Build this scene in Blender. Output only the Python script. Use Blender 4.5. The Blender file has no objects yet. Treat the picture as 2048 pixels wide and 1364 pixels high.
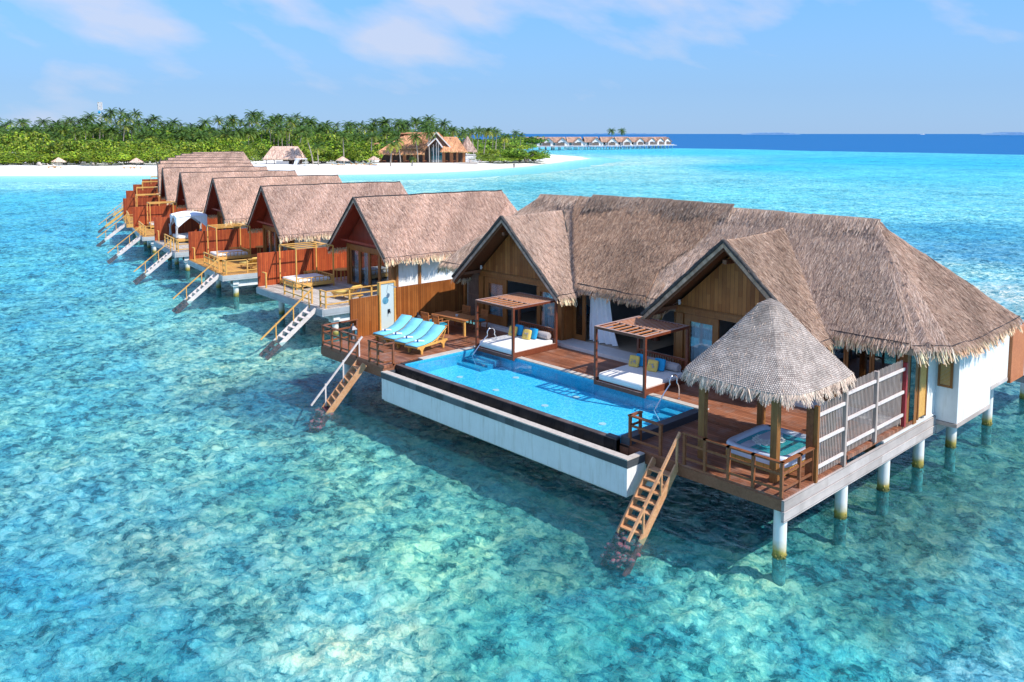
import bpy, bmesh, math, random
import numpy as np
from mathutils import Vector, Matrix, noise
random.seed(7); RNG = np.random.default_rng(11)
R = math.radians
S = bpy.context.scene
# ------------------------------------------------------------------ camera
CAM = Vector((10.87, -19.68, 11.2))
FPX, CX, CY, YH = 1703.3, 1024.0, 432.7, 267.3
PITCH = math.atan2(CY - YH, FPX); YAW = 0.7472
cam = bpy.data.objects.new("camera", bpy.data.cameras.new("camera"))
S.collection.objects.link(cam); S.camera = cam
cam.location = CAM
cam.rotation_euler = (R(90) - PITCH, 0, math.atan2(math.cos(YAW), math.sin(YAW)))
cam.data.sensor_width = 36; cam.data.lens = FPX / 2048 * 36
cam.data.shift_y = -(682 - CY) / 2048
cam.data.clip_start = .3; cam.data.clip_end = 90000
# ------------------------------------------------------------------ light
SUN = Vector((0.89, 0.29, 1.0)).normalized()
sl = bpy.data.lights.new("sun", 'SUN'); sl.energy = 4.35; sl.angle = R(.5); sl.color = (1, .95, .87)
so = bpy.data.objects.new("sun", sl); S.collection.objects.link(so)
so.rotation_euler = SUN.to_track_quat('Z', 'Y').to_euler()
W = bpy.data.worlds.new("World"); S.world = W; W.use_nodes = True
S.view_settings.view_transform = 'Standard'; S.view_settings.look = 'None'
S.view_settings.exposure = 0.37; S.view_settings.gamma = 1
S.cycles.max_bounces = 7; S.cycles.diffuse_bounces = 2; S.cycles.glossy_bounces = 2
S.cycles.transparent_max_bounces = 10; S.cycles.transmission_bounces = 2

class NT:
    """tiny node helper"""
    def __init__(s, tree): s.t = tree; s.n = tree.nodes; s.l = tree.links
    def __call__(s, typ, out=0, props=None, **inp):
        n = s.n.new(typ)
        for k, v in (props or {}).items(): setattr(n, k, v)
        for k, v in inp.items():
            key = int(k[1:]) if k[0] == '_' and k[1:].isdigit() else k.replace('_', ' ')
            s.set(n.inputs[key], v)
        return n if out is None else n.outputs[out]
    def set(s, sock, v):
        if isinstance(v, bpy.types.NodeSocket): s.l.new(v, sock)
        else:
            if sock.type == 'RGBA' and hasattr(v, '__len__') and len(v) == 3: v = (*v, 1)
            sock.default_value = v
    def math(s, op, a, b=0.0, c=0.0, clamp=False):
        return s('ShaderNodeMath', props=dict(operation=op, use_clamp=clamp), _0=a, _1=b, _2=c)
    def vmath(s, op, a, b=(0, 0, 0)): return s('ShaderNodeVectorMath', props=dict(operation=op), _0=a, _1=b)
    def mix(s, f, a, b, mode='MIX'):
        n = s.n.new('ShaderNodeMix'); n.data_type = 'RGBA'; n.blend_type = mode
        s.set(n.inputs[0], f); s.set(n.inputs[6], a); s.set(n.inputs[7], b); return n.outputs[2]
    def ramp(s, f, *stops):
        n = s.n.new('ShaderNodeValToRGB'); e = n.color_ramp.elements
        while len(e) < len(stops): e.new(.5)
        for i, (p, c) in enumerate(stops):
            e[i].position = p; c = (c, c, c) if not hasattr(c, '__len__') else c; e[i].color = (*c, 1)
        s.set(n.inputs[0], f); return n.outputs[0]
    def noise(s, vec, scale, detail=4, rough=.55, dist=0.0, out=0):
        return s('ShaderNodeTexNoise', out, Vector=vec, Scale=scale, Detail=detail, Roughness=rough, Distortion=dist)
    def rng(s, v, a, b, c, d): return s('ShaderNodeMapRange', Value=v, From_Min=a, From_Max=b, To_Min=c, To_Max=d)

# world: sky texture + thin procedural cloud streaks
w = NT(W.node_tree); bg = W.node_tree.nodes['Background']
sky = w('ShaderNodeTexSky', props=dict(sky_type='NISHITA', sun_disc=False, sun_elevation=math.asin(SUN.z),
        sun_rotation=math.atan2(SUN.x, SUN.y), air_density=1.0, dust_density=.35, ozone_density=3.0, altitude=0))
geo = w('ShaderNodeTexCoord', 'Generated')
# direction rotated so that x runs along the view's right, z stretched: streaky clouds low above the horizon
mp = w('ShaderNodeMapping', Vector=geo, Rotation=(0, 0, R(-47.2)))
wv = w.vmath('MULTIPLY', mp, (1, 1, 2.3))
sep = w('ShaderNodeSeparateXYZ', None, Vector=mp)
zc = sep.outputs[2]; xc = sep.outputs[0]
shear = w('ShaderNodeCombineXYZ', X=w.math('ADD', w.math('MULTIPLY', xc, 1.0), w.math('MULTIPLY', zc, 1.1)), Y=w.math('ADD', sep.outputs[1], 3.7), Z=w.math('MULTIPLY', zc, 1.9))
cn = w.noise(shear, 7.5, 6, .5, .1)
side = w.math('ADD', w.rng(xc, -.65, .1, .075, .03), w.rng(xc, .0, .5, 0, -.065))
up = w.rng(zc, .015, .12, -.13, .06)
cl = w.rng(w.math('ADD', w.math('ADD', cn, side), up), .52, .72, 0, .66)
skyc = w.mix(1.0, sky, (.62, .96, 1.32), 'MULTIPLY')
hz = w.rng(zc, .05, .5, 1, 0)
skyc = w.mix(w.math('MULTIPLY', hz, .88), skyc, w.mix(w.rng(zc, 0, .15, 0, 1), (1.82, 2.75, 4.3), (1.12, 2.5, 4.6)))
skyc = w.mix(cl, skyc, (3.8, 3.9, 4.65))
w.l.new(skyc, bg.inputs[0]); bg.inputs[1].default_value = .148

# ------------------------------------------------------------------ materials
def newmat(name):
    m = bpy.data.materials.new(name); m.use_nodes = True
    return m, NT(m.node_tree), m.node_tree.nodes['Principled BSDF']
def mat(name, col, rough=.6, metal=0, var=.12, scale=3.0, bump=0.0, bscale=20, spec=.4):
    m, n, b = newmat(name); oc = n('ShaderNodeTexCoord', 'Object')
    f = n.noise(oc, scale, 5, .6)
    c = n.mix(1.0, col, n.ramp(f, (.25, 1 - var * 2), (.75, 1 + var)), 'MULTIPLY')
    n.set(b.inputs['Base Color'], c); b.inputs['Roughness'].default_value = rough; b.inputs['Metallic'].default_value = metal
    b.inputs['Specular IOR Level'].default_value = spec
    if bump: n.set(b.inputs['Normal'], n('ShaderNodeBump', Strength=bump, Distance=.01, Height=n.noise(oc, bscale, 4, .6)))
    return m
def plank(name, ca, cb, across='Y', along='X', width=.14, gap=.08, rough=.55, bump=.6, grain=1.0, gapcol=(.02, .012, .008), stain=.25, worn=0.0):
    """boards with a gap between them; one random tone per board, grain along it"""
    m, n, b = newmat(name); oc = n('ShaderNodeTexCoord', 'Object'); s = n('ShaderNodeSeparateXYZ', None, Vector=oc)
    a = s.outputs[across]; q = n.math('DIVIDE', a, width); fl = n.math('FLOOR', q); fr = n.math('FRACT', q)
    r1 = n('ShaderNodeTexWhiteNoise', 'Value', props=dict(noise_dimensions='2D'), Vector=n('ShaderNodeCombineXYZ', X=fl, Y=n.math('FLOOR', n.math('ADD', n.math('MULTIPLY', s.outputs[along], .4), n.math('MULTIPLY', fl, .37)))))
    sc = [9.0, 9.0, 9.0]; sc['XYZ'.index(along)] = .8
    g = n.noise(n.vmath('MULTIPLY', oc, tuple(sc)), 3.0, 6, .65)
    f = n.math('ADD', n.math('MULTIPLY', r1, .6), n.math('MULTIPLY', g, .55 * grain))
    c = n.mix(n.rng(f, .2, .95, 0, 1), ca, cb)
    st = n.noise(oc, .7, 5, .6)
    c = n.mix(1.0, c, n.ramp(st, (.3, 1 - stain), (.7, 1.1)), 'MULTIPLY')
    if worn: c = n.mix(n.math('MULTIPLY', n.rng(n.noise(oc, 1.6, 6, .7), .5, .68, 0, 1), worn), c, (.40, .30, .25)); c = n.mix(n.math('MULTIPLY', n.rng(n.noise(oc, .55, 4, .6), .58, .66, 0, 1), worn), c, (.11, .045, .03))
    oi = n('ShaderNodeObjectInfo', 'Random'); c = n.mix(1.0, c, n.ramp(oi, (0, (.74, .76, .8)), (1, (1.12, 1.06, 1.0))), 'MULTIPLY')
    gp = n.math('LESS_THAN', n.math('ABSOLUTE', n.math('SUBTRACT', fr, .5)), .5 - gap / 2)
    c = n.mix(gp, gapcol, c)
    n.set(b.inputs['Base Color'], c); b.inputs['Roughness'].default_value = rough; b.inputs['Specular IOR Level'].default_value = .3
    h = n.math('ADD', n.math('MULTIPLY', gp, 1.0), n.math('MULTIPLY', g, .25))
    n.set(b.inputs['Normal'], n('ShaderNodeBump', Strength=bump, Distance=.012, Height=h))
    return m
def wood(name, ca, cb, rough=.5, sc=(6, 6, 6), spec=.4, bump=.15, wear_glare=0.0):
    m, n, b = newmat(name); oc = n('ShaderNodeTexCoord', 'Object')
    g = n.noise(n.vmath('MULTIPLY', oc, sc), 2.2, 6, .62, .6); g2 = n.noise(oc, 1.1, 3, .5)
    c = n.mix(n.rng(n.math('ADD', g, n.math('MULTIPLY', g2, .5)), .5, 1.0, 0, 1), ca, cb)
    if wear_glare:      # upper faces painted paler for sky glare and weathering
        nz_ = n('ShaderNodeSeparateXYZ', None, Vector=n('ShaderNodeNewGeometry', 'True Normal')).outputs[2]; c = n.mix(n.math('MULTIPLY', n.math('GREATER_THAN', nz_, .8), wear_glare), c, (.66, .52, .46))
    n.set(b.inputs['Base Color'], c); b.inputs['Roughness'].default_value = rough; b.inputs['Specular IOR Level'].default_value = spec
    n.set(b.inputs['Normal'], n('ShaderNodeBump', Strength=bump, Distance=.01, Height=g)); return m
def attrmat(name, rough=.9, spec=.15, trans=0.0, streak=0.0, gain=1.0):
    m, n, b = newmat(name); c = n('ShaderNodeAttribute', 'Color', props=dict(attribute_name='Col'))
    oi = n('ShaderNodeObjectInfo', 'Random'); c = n.mix(1.0, c, n.ramp(oi, (0, (.86, .87, .90)), (1, (1.1, 1.07, 1.02))), 'MULTIPLY')
    if streak:
        uv = n('ShaderNodeUVMap'); f = n.noise(n.vmath('MULTIPLY', uv, (34, 3.2, 1)), 1.0, 5, .7)
        f2 = n.noise(n.vmath('MULTIPLY', uv, (1.2, .9, 1)), 1.0, 5, .65)
        c = n.mix(1.0, c, n.ramp(f, (.3, .45), (.7, 1.35)), 'MULTIPLY'); c = n.mix(.7, c, n.ramp(f2, (.3, .68), (.7, 1.2)), 'MULTIPLY')
        n.set(b.inputs['Normal'], n('ShaderNodeBump', Strength=.8, Distance=.05, Height=f))
    n.set(b.inputs['Base Color'], c); b.inputs['Roughness'].default_value = rough; b.inputs['Specular IOR Level'].default_value = spec
    if trans:
        tr = n('ShaderNodeBsdfTranslucent', Color=c); o = n.n['Material Output']
        n.l.new(n('ShaderNodeMixShader', _0=trans, _1=b.outputs[0], _2=tr), o.inputs[0])
    return m
def glass(name, tint=(.55, .65, .68), refl=.22):
    m, n, b = newmat(name); n.n.remove(b)
    lw = n('ShaderNodeLayerWeight', 'Fresnel', Blend=.25)
    f = n.math('ADD', n.math('MULTIPLY', lw, .6), refl, clamp=True)
    n.l.new(n('ShaderNodeMixShader', _0=f, _1=n('ShaderNodeBsdfTransparent', Color=tint), _2=n('ShaderNodeBsdfGlossy', Color=(.9, .95, 1), Roughness=.02)), n.n['Material Output'].inputs[0])
    return m
M = {}
M['deck'] = plank('teak_boards', (.24, .082, .038), (.50, .195, .10), 'Y', 'X', .145, .09, .45, worn=.45)
M['deck_row'] = plank('weathered_boards', (.46, .40, .34), (.66, .61, .55), 'Y', 'X', .15, .07, .7)
M['deck_yellow'] = plank('yellow_boards', (.48, .24, .06), (.62, .34, .10), 'Y', 'X', .15, .07, .6)
M['beam'] = wood('brown_beam', (.17, .065, .032), (.30, .13, .07), .55)
M['beam_grey'] = plank('silvered_beam', (.42, .36, .33), (.66, .60, .57), 'Z', 'Y', .27, .03, .8, stain=.35)
M['beam_row'] = plank('grey_blue_beam', (.36, .40, .42), (.56, .60, .62), 'Z', 'X', .3, .02, .8)
M['teak'] = wood('orange_teak', (.30, .10, .035), (.52, .21, .07), .42)
M['slattop'] = wood('wear_glare_slat_wood', (.34, .11, .04), (.52, .21, .08), .42, wear_glare=.85)
M['darkred'] = wood('dark_red_wood', (.115, .026, .013), (.22, .062, .028), .35, wear_glare=.55)
M['railw'] = wood('rail_wood', (.15, .045, .018), (.32, .115, .045), .45)
M['post'] = wood('gazebo_post_wood', (.17, .065, .016), (.33, .15, .045), .45, (9, 9, 1))
M['yellowood'] = wood('golden_wood', (.56, .27, .055), (.78, .45, .13), .5)
M['stair'] = wood('stair_wood', (.46, .20, .08), (.70, .40, .22), .5)
M['palewood'] = wood('pale_weathered_wood', (.55, .46, .42), (.78, .70, .66), .7)
M['frame'] = wood('door_frame_wood', (.19, .065, .015), (.36, .145, .04), .42, (8, 8, 1.2))
M['gable'] = plank('gable_boards', (.26, .08, .018), (.54, .215, .058), 'X', 'Z', .17, .05, .5, stain=.3)
M['red'] = plank('red_gable_boards', (.25, .03, .014), (.36, .05, .022), 'X', 'Z', .12, .06, .5)
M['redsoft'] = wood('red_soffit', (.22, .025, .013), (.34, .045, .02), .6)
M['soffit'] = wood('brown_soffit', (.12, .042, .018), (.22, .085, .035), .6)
M['fence'] = plank('red_fence_boards', (.32, .052, .018), (.52, .11, .032), 'Y', 'Z', .13, .1, .5, stain=.3)
M['fencebig'] = plank('brown_fence_boards', (.28, .075, .013), (.50, .165, .036), 'Y', 'Z', .125, .09, .5, stain=.35)
M['slat'] = wood('weathered_slat', (.30, .225, .19), (.50, .41, .36), .8, (10, 10, 1))
M['slatdk'] = wood('brown_slat_side', (.20, .11, .07), (.36, .22, .16), .8, (10, 10, 1))
M['louvre'] = wood('orange_louvre', (.42, .13, .05), (.62, .24, .10), .5)
M['redpost'] = mat('magenta_red_paint', (.36, .035, .04), .4, var=.1)
def plaster():
    m, n, b = newmat('white_plaster'); oc = n('ShaderNodeTexCoord', 'Object')
    f = n.noise(oc, 2.0, 6, .6); st = n.noise(n.vmath('MULTIPLY', oc, (3, 3, .35)), 2.5, 5, .6)
    c = n.mix(n.rng(st, .50, .74, 0, .75), (.80, .80, .78), (.60, .58, .52)); c = n.mix(1.0, c, n.ramp(f, (.3, .93), (.7, 1.03)), 'MULTIPLY')
    n.set(b.inputs['Base Color'], c); b.inputs['Roughness'].default_value = .6; return m
M['white'] = plaster()
def pillarmat():
    m, n, b = newmat('pillar_concrete'); g = n('ShaderNodeNewGeometry', 'Position'); s = n('ShaderNodeSeparateXYZ', None, Vector=g)
    z = n.math('ADD', s.outputs[2], n.math('MULTIPLY', n.math('SUBTRACT', n.noise(g, 3.0, 5, .6), .5), .35))
    c = n.ramp(n.rng(z, -.5, 1.5, 0, 1), (.2, (.05, .06, .02)), (.27, (.16, .15, .03)), (.34, (.44, .34, .07)), (.41, (.64, .60, .46)), (.5, (.76, .76, .73)))
    mot = n.noise(g, 4.0, 5, .7, .5); c = n.mix(n.math('LESS_THAN', s.outputs[2], -.03), c, n.ramp(mot, (.35, (.01, .05, .06)), (.5, (.05, .20, .20)), (.62, (.10, .34, .33))))
    n.set(b.inputs['Base Color'], c); b.inputs['Roughness'].default_value = .6; return m
M['pillar'] = pillarmat()
M['stone'] = plank('grey_stone_trim', (.055, .065, .075), (.14, .16, .18), 'X', 'Y', .42, .02, .5, .3, gapcol=(.06, .06, .07))
M['black'] = plank('black_stone', (.012, .013, .016), (.035, .036, .04), 'X', 'Z', .42, .02, .25, .3, gapcol=(.008, .008, .008))
M['blacktop'] = plank('wet_brown_stone', (.07, .055, .05), (.16, .12, .11), 'X', 'Y', .3, .03, .3, .3)
M['coping'] = mat('beige_coping_stone', (.52, .46, .40), .7, var=.12, scale=6, bump=.2)
M['sill'] = mat('pale_sill_stone', (.68, .66, .63), .6, var=.05)
M['floor'] = mat('beige_floor_tile', (.42, .34, .25), .4, var=.08, scale=1)
M['inner'] = mat('grey_inner_wall', (.42, .43, .46), .8, var=.04)
M['innerdk'] = mat('dark_inner_wall', (.16, .12, .10), .8, var=.06)
M['fabric'] = mat('offwhite_fabric', (.80, .77, .73), .9, var=.04, bump=.2, bscale=60)
M['greyfab'] = mat('grey_bolster_fabric', (.42, .38, .38), .9, var=.06, bump=.2, bscale=60)
M['bluefab'] = mat('bright_blue_fabric', (.02, .36, .68), .85, var=.08, bump=.2, bscale=60)
M['yellowfab'] = mat('yellow_fabric', (.78, .55, .14), .85, var=.08, bump=.2, bscale=60)
M['aqua'] = mat('aqua_towelling', (.20, .62, .78), .95, var=.08, scale=5, bump=.3, bscale=70)
M['aquadk'] = mat('teal_cushion', (.02, .27, .38), .9, var=.1)
M['towel'] = mat('white_towel', (.80, .82, .85), .95, var=.05, bump=.3, bscale=60)
M['navy'] = mat('navy_print', (.02, .07, .22), .9, var=.05)
M['curtain'] = mat('sheer_curtain', (.66, .76, .82), .8, var=.06, scale=6)
M['drape'] = mat('white_drape', (.86, .88, .92), .85, var=.05, scale=6)
M['steel'] = mat('polished_steel', (.78, .80, .82), .12, 1, var=.02)
M['darkmetal'] = mat('dark_metal', (.03, .04, .06), .35, .6, var=.1)
M['zinc'] = mat('silver_metal', (.22, .21, .22), .35, .8, var=.1)
M['tv'] = mat('black_screen', (.006, .006, .008), .12, var=.02)
M['dark'] = mat('dark_void_fabric', (.02, .022, .025), .8, var=.1)
M['yellowart'] = mat('yellow_glaze', (.62, .44, .015), .3, var=.15, scale=8, bump=.4, bscale=14)
M['shell'] = mat('pearl_acrylic', (.62, .68, .80), .18, var=.05, spec=.6)
M['cabinet'] = plank('golden_cabinet', (.55, .30, .06), (.72, .43, .12), 'X', 'Z', .3, .02, .45)
M['cord'] = mat('dark_cord', (.028, .026, .030), .8, var=.2)
M['ridge'] = mat('dark_rake_roll', (.085, .075, .07), .9, var=.35, scale=9, bump=.8, bscale=25)
M['pebble'] = mat('white_pebbles', (.60, .58, .56), .6, var=.25, scale=12)
M['shower'] = None
M['skin'] = mat('skin', (.42, .22, .14), .6, var=.05)
M['blueshirt'] = mat('blue_shirt', (.02, .16, .62), .8, var=.1)
M['darkcloth'] = mat('dark_cloth', (.02, .022, .03), .85, var=.1)
M['hair'] = mat('black_hair', (.012, .010, .010), .6, var=.1)
M['slate'] = mat('slate_roof', (.13, .17, .22), .8, var=.2, scale=1.2)
M['orangethatch'] = None
M['thatch'] = attrmat('thatch', streak=1.0)
M['blades'] = attrmat('thatch_straw', rough=.85)
M['glass'] = glass('window_glass', (.86, .92, .94), .06)
M['glass_dk'] = glass('dark_window_glass', (.30, .36, .36), .16)
M['trunk'] = mat('palm_bark', (.36, .31, .26), .9, var=.2, scale=6)
M['leaf'] = attrmat('foliage', rough=.55, spec=.25, trans=.18)
def tilemat(name, ca, cb, size, grout, rough=.2, grow=.12):
    m, n, b = newmat(name); oc = n('ShaderNodeTexCoord', 'Object')
    q = n.vmath('DIVIDE', oc, (size,) * 3); wn = n('ShaderNodeTexWhiteNoise', 'Value', props=dict(noise_dimensions='3D'), Vector=n.vmath('FLOOR', n.vmath('ADD', q, (.013, .017, .5))))
    s = n('ShaderNodeSeparateXYZ', None, Vector=n.vmath('FRACTION', q))
    gx = n.math('LESS_THAN', s.outputs[0], grow); gy = n.math('LESS_THAN', s.outputs[1], grow)
    c = n.mix(wn, ca, cb); c = n.mix(n.math('MAXIMUM', gx, gy), c, grout)
    n.set(b.inputs['Base Color'], c); b.inputs['Roughness'].default_value = rough; return m
M['pooltile'] = tilemat('blue_pool_mosaic', (.02, .45, .76), (.22, .80, .96), .055, (.12, .64, .86), grow=.1)
M['poolwall'] = tilemat('blue_wall_mosaic', (.03, .36, .56), (.08, .48, .66), .06, (.02, .24, .40), grow=.2)
M['shower'] = tilemat('pale_blue_mosaic', (.42, .56, .58), (.62, .72, .70), .035, (.50, .60, .60), .35)
M['mosaicblue'] = tilemat('deep_blue_mosaic', (.02, .16, .28), (.07, .30, .42), .06, (.45, .6, .65), .35)

# ------------------------------------------------------------------ mesh helpers
COL = S.collection; ORG = {}
class MB:
    def __init__(s): s.v = []; s.f = []; s.sm = []
    def add(s, vs, fs, smooth=False):
        o = len(s.v); s.v += [tuple(p) for p in vs]; s.f += [tuple(i + o for i in f) for f in fs]; s.sm += [smooth] * len(fs)
    def box(s, x0, x1, y0, y1, z0, z1, m=None):
        v = [Vector((x, y, z)) for z in (z0, z1) for y in (y0, y1) for x in (x0, x1)]
        if m: v = [m @ p for p in v]
        s.add(v, [(0, 2, 3, 1), (4, 5, 7, 6), (0, 1, 5, 4), (2, 6, 7, 3), (0, 4, 6, 2), (1, 3, 7, 5)]); return s
    def bar(s, p, q, w_, h, up=(0, 0, 1)):
        p, q = Vector(p), Vector(q); d = (q - p); L = d.length; d.normalize(); u = Vector(up)
        r = d.cross(u)
        if r.length < 1e-3: r = d.cross(Vector((1, 0, 0)))
        r.normalize(); u = r.cross(d)
        m = Matrix((r, d, u)).transposed().to_4x4(); m.translation = p
        return s.box(-w_ / 2, w_ / 2, 0, L, -h / 2, h / 2, m)
    def cyl(s, p, q, r0, r1=None, n=12, cap=True, smooth=True):
        r1 = r0 if r1 is None else r1; p, q = Vector(p), Vector(q); d = (q - p).normalized()
        a = d.orthogonal().normalized(); b = d.cross(a); vs = []
        for c, r in ((p, r0), (q, r1)):
            for i in range(n):
                t = 2 * math.pi * i / n; vs.append(c + (a * math.cos(t) + b * math.sin(t)) * r)
        s.add(vs, [(i, (i + 1) % n, n + (i + 1) % n, n + i) for i in range(n)], smooth)
        if cap: s.add(vs[:n], [tuple(range(n - 1, -1, -1))]); s.add(vs[n:], [tuple(range(n))])
        return s
    def tube(s, pts, r, n=8):
        pts = [Vector(p) for p in pts]; rr = r if hasattr(r, '__len__') else [r] * len(pts); vs = []; a = None
        for i, p in enumerate(pts):
            d = (pts[min(i + 1, len(pts) - 1)] - pts[max(i - 1, 0)]).normalized()
            a = d.orthogonal().normalized() if a is None else (a - d * a.dot(d)).normalized()
            b = d.cross(a); vs += [p + (a * math.cos(2 * math.pi * k / n) + b * math.sin(2 * math.pi * k / n)) * rr[i] for k in range(n)]
        fs = [(i * n + k, i * n + (k + 1) % n, (i + 1) * n + (k + 1) % n, (i + 1) * n + k) for i in range(len(pts) - 1) for k in range(n)]
        s.add(vs, fs, True); s.add(vs[:n], [tuple(range(n - 1, -1, -1))]); s.add(vs[-n:], [tuple(range(n))]); return s
    def blob(s, c, size, e1=.35, e2=.35, nu=20, nv=10, m=None):
        sg = lambda x, e: math.copysign(abs(x) ** e, x); vs = []
        for j in range(nv + 1):
            ph = -math.pi / 2 + math.pi * j / nv
            for i in range(nu):
                t = 2 * math.pi * i / nu; cp = sg(math.cos(ph), e1) if abs(math.cos(ph)) > 1e-6 else 0
                p = Vector((cp * sg(math.cos(t), e2) * size[0] / 2, cp * sg(math.sin(t), e2) * size[1] / 2, sg(math.sin(ph), e1) * size[2] / 2))
                vs.append((m @ p if m else p) + Vector(c))
        s.add(vs, [(j * nu + i, j * nu + (i + 1) % nu, (j + 1) * nu + (i + 1) % nu, (j + 1) * nu + i) for j in range(nv) for i in range(nu)], True); return s
    def poly(s, pts): s.add(pts, [tuple(range(len(pts)))]); return s
    def prism(s, pts, off):
        n = len(pts); off = Vector(off); a = [Vector(p) for p in pts]; b = [p + off for p in a]
        s.add(a + b, [tuple(range(n)), tuple(range(2 * n - 1, n - 1, -1))] + [(i, n + i, n + (i + 1) % n, (i + 1) % n) for i in range(n)]); return s
    def build(s, name, m, parent=None, loc=None, label=None, bevel=0):
        o3 = ORG[parent.name] if parent is not None else Vector(loc or (0, 0, 0))
        me = bpy.data.meshes.new(name); me.from_pydata([(a - o3[0], b - o3[1], c - o3[2]) for a, b, c in s.v], [], s.f)
        me.polygons.foreach_set('use_smooth', s.sm); me.update()
        if name != 'water_surface':
            bm = bmesh.new(); bm.from_mesh(me); bmesh.ops.recalc_face_normals(bm, faces=bm.faces); bm.to_mesh(me); bm.free()
        return link(name, me, m, parent, o3, label, bevel)
def link(name, me, m, parent=None, o3=Vector((0, 0, 0)), label=None, bevel=0):
    ob = bpy.data.objects.new(name, me); COL.objects.link(ob); ORG[ob.name] = Vector(o3)
    if m: me.materials.append(M[m] if isinstance(m, str) else m)
    if parent is not None: ob.parent = parent
    else: ob.location = o3
    if label: ob['label'] = label
    if bevel:
        b = ob.modifiers.new('bevel', 'BEVEL'); b.width = bevel; b.segments = 2; b.limit_method = 'ANGLE'
    return ob
def tag(o, label=None, cat=None, group=None, kind=None):
    if label: o['label'] = label
    if cat: o['category'] = cat
    if group: o['group'] = group
    if kind: o['kind'] = kind
    return o
def thing(name, label, cat, loc=(0, 0, 0), group=None):
    o = bpy.data.objects.new(name, None); COL.objects.link(o); o.location = loc; o.empty_display_size = .2
    ORG[o.name] = Vector(loc); return tag(o, label, cat, group)
KIDS = {}
def copy_tree(o, parent=None):
    c = o.copy(); COL.objects.link(c)
    if parent is not None: c.parent = parent
    ORG[c.name] = ORG[o.name]
    for k in [k for k in list(bpy.data.objects) if k.parent == o]: copy_tree(k, c)
    return c
def retint(o, a, b):
    """give a copy's parts another material (object-level slot, mesh stays shared)"""
    for k in [o] + [k for k in bpy.data.objects if k.parent == o] + [g for k in bpy.data.objects if k.parent == o for g in bpy.data.objects if g.parent == k]:
        for sl_ in k.material_slots:
            if sl_.material and sl_.material == M[a]: sl_.link = 'OBJECT'; sl_.material = M[b]
# world position of a photo-measured point on a level plane (survey of the far shore)
_f = Vector((-math.cos(YAW), math.sin(YAW), 0)); _r = Vector((math.sin(YAW), math.cos(YAW), 0))
def at(px, py, z=0.0, d=None):
    fw = _f * math.cos(PITCH) - Vector((0, 0, math.sin(PITCH))); up_ = _f * math.sin(PITCH) + Vector((0, 0, math.cos(PITCH)))
    ray = fw + _r * ((px - CX) / FPX) - up_ * ((py - CY) / FPX)
    return CAM + ray * ((z - CAM.z) / ray.z) if d is None else CAM + ray * (d / ray.dot(_f))
CR, CF = _r, _f      # ground directions: photo right, photo depth
# ------------------------------------------------------------------ thatch
def tri_sample(poly, n):
    P = [np.array(p, float) for p in poly]; T = [(P[0], P[i], P[i + 1]) for i in range(1, len(P) - 1)]
    A = np.array([np.linalg.norm(np.cross(b - a, c - a)) / 2 for a, b, c in T]); k = RNG.choice(len(T), n, p=A / A.sum())
    u, v = RNG.random(n), RNG.random(n); s_ = u + v > 1; u[s_] = 1 - u[s_]; v[s_] = 1 - v[s_]
    T = np.array(T)[k]; return T[:, 0] + (T[:, 1] - T[:, 0]) * u[:, None] + (T[:, 2] - T[:, 0]) * v[:, None], A.sum()
def quads(pos, d, side, nrm, L, wd, lift, col, org):
    a = pos - side * wd[:, None] / 2; b = pos + side * wd[:, None] / 2; tip = pos + d * L[:, None] + nrm * lift[:, None]
    V = np.stack([a, b, tip + side * wd[:, None] * .22, tip - side * wd[:, None] * .22], 1).reshape(-1, 3) - np.array(org)
    return V, np.repeat(col, 4, 0)
def qmesh(name, V, C):
    me = bpy.data.meshes.new(name); n = len(V) // 4; me.vertices.add(len(V)); me.vertices.foreach_set('co', V.astype(np.float32).ravel())
    me.loops.add(len(V)); me.loops.foreach_set('vertex_index', np.arange(len(V), dtype=np.int32))
    me.polygons.add(n); me.polygons.foreach_set('loop_start', np.arange(0, len(V), 4, dtype=np.int32)); me.polygons.foreach_set('loop_total', np.full(n, 4, np.int32))
    me.update(); at_ = me.color_attributes.new('Col', 'FLOAT_COLOR', 'POINT'); C4 = np.ones((len(V), 4), np.float32); C4[:, :3] = C
    at_.data.foreach_set('color', C4.ravel()); return me
TH_PAL = np.array([(.56, .43, .345), (.46, .335, .265), (.66, .53, .43), (.33, .235, .19), (.78, .66, .55), (.55, .385, .27), (.17, .125, .11)]) * np.array((1.0, .925, .89))
TH_W = np.array([.26, .22, .17, .11, .11, .07, .06])
def sag(p, A):
    return A * (noise.noise(Vector((p[0] * .33, p[1] * .33, 3.1))) * 1.1 + noise.noise(Vector((p[0] * .95, p[1] * .95, 7.7))) * .55 + noise.noise(Vector((p[0] * 2.6, p[1] * 2.6, 1.7))) * .22)
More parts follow.
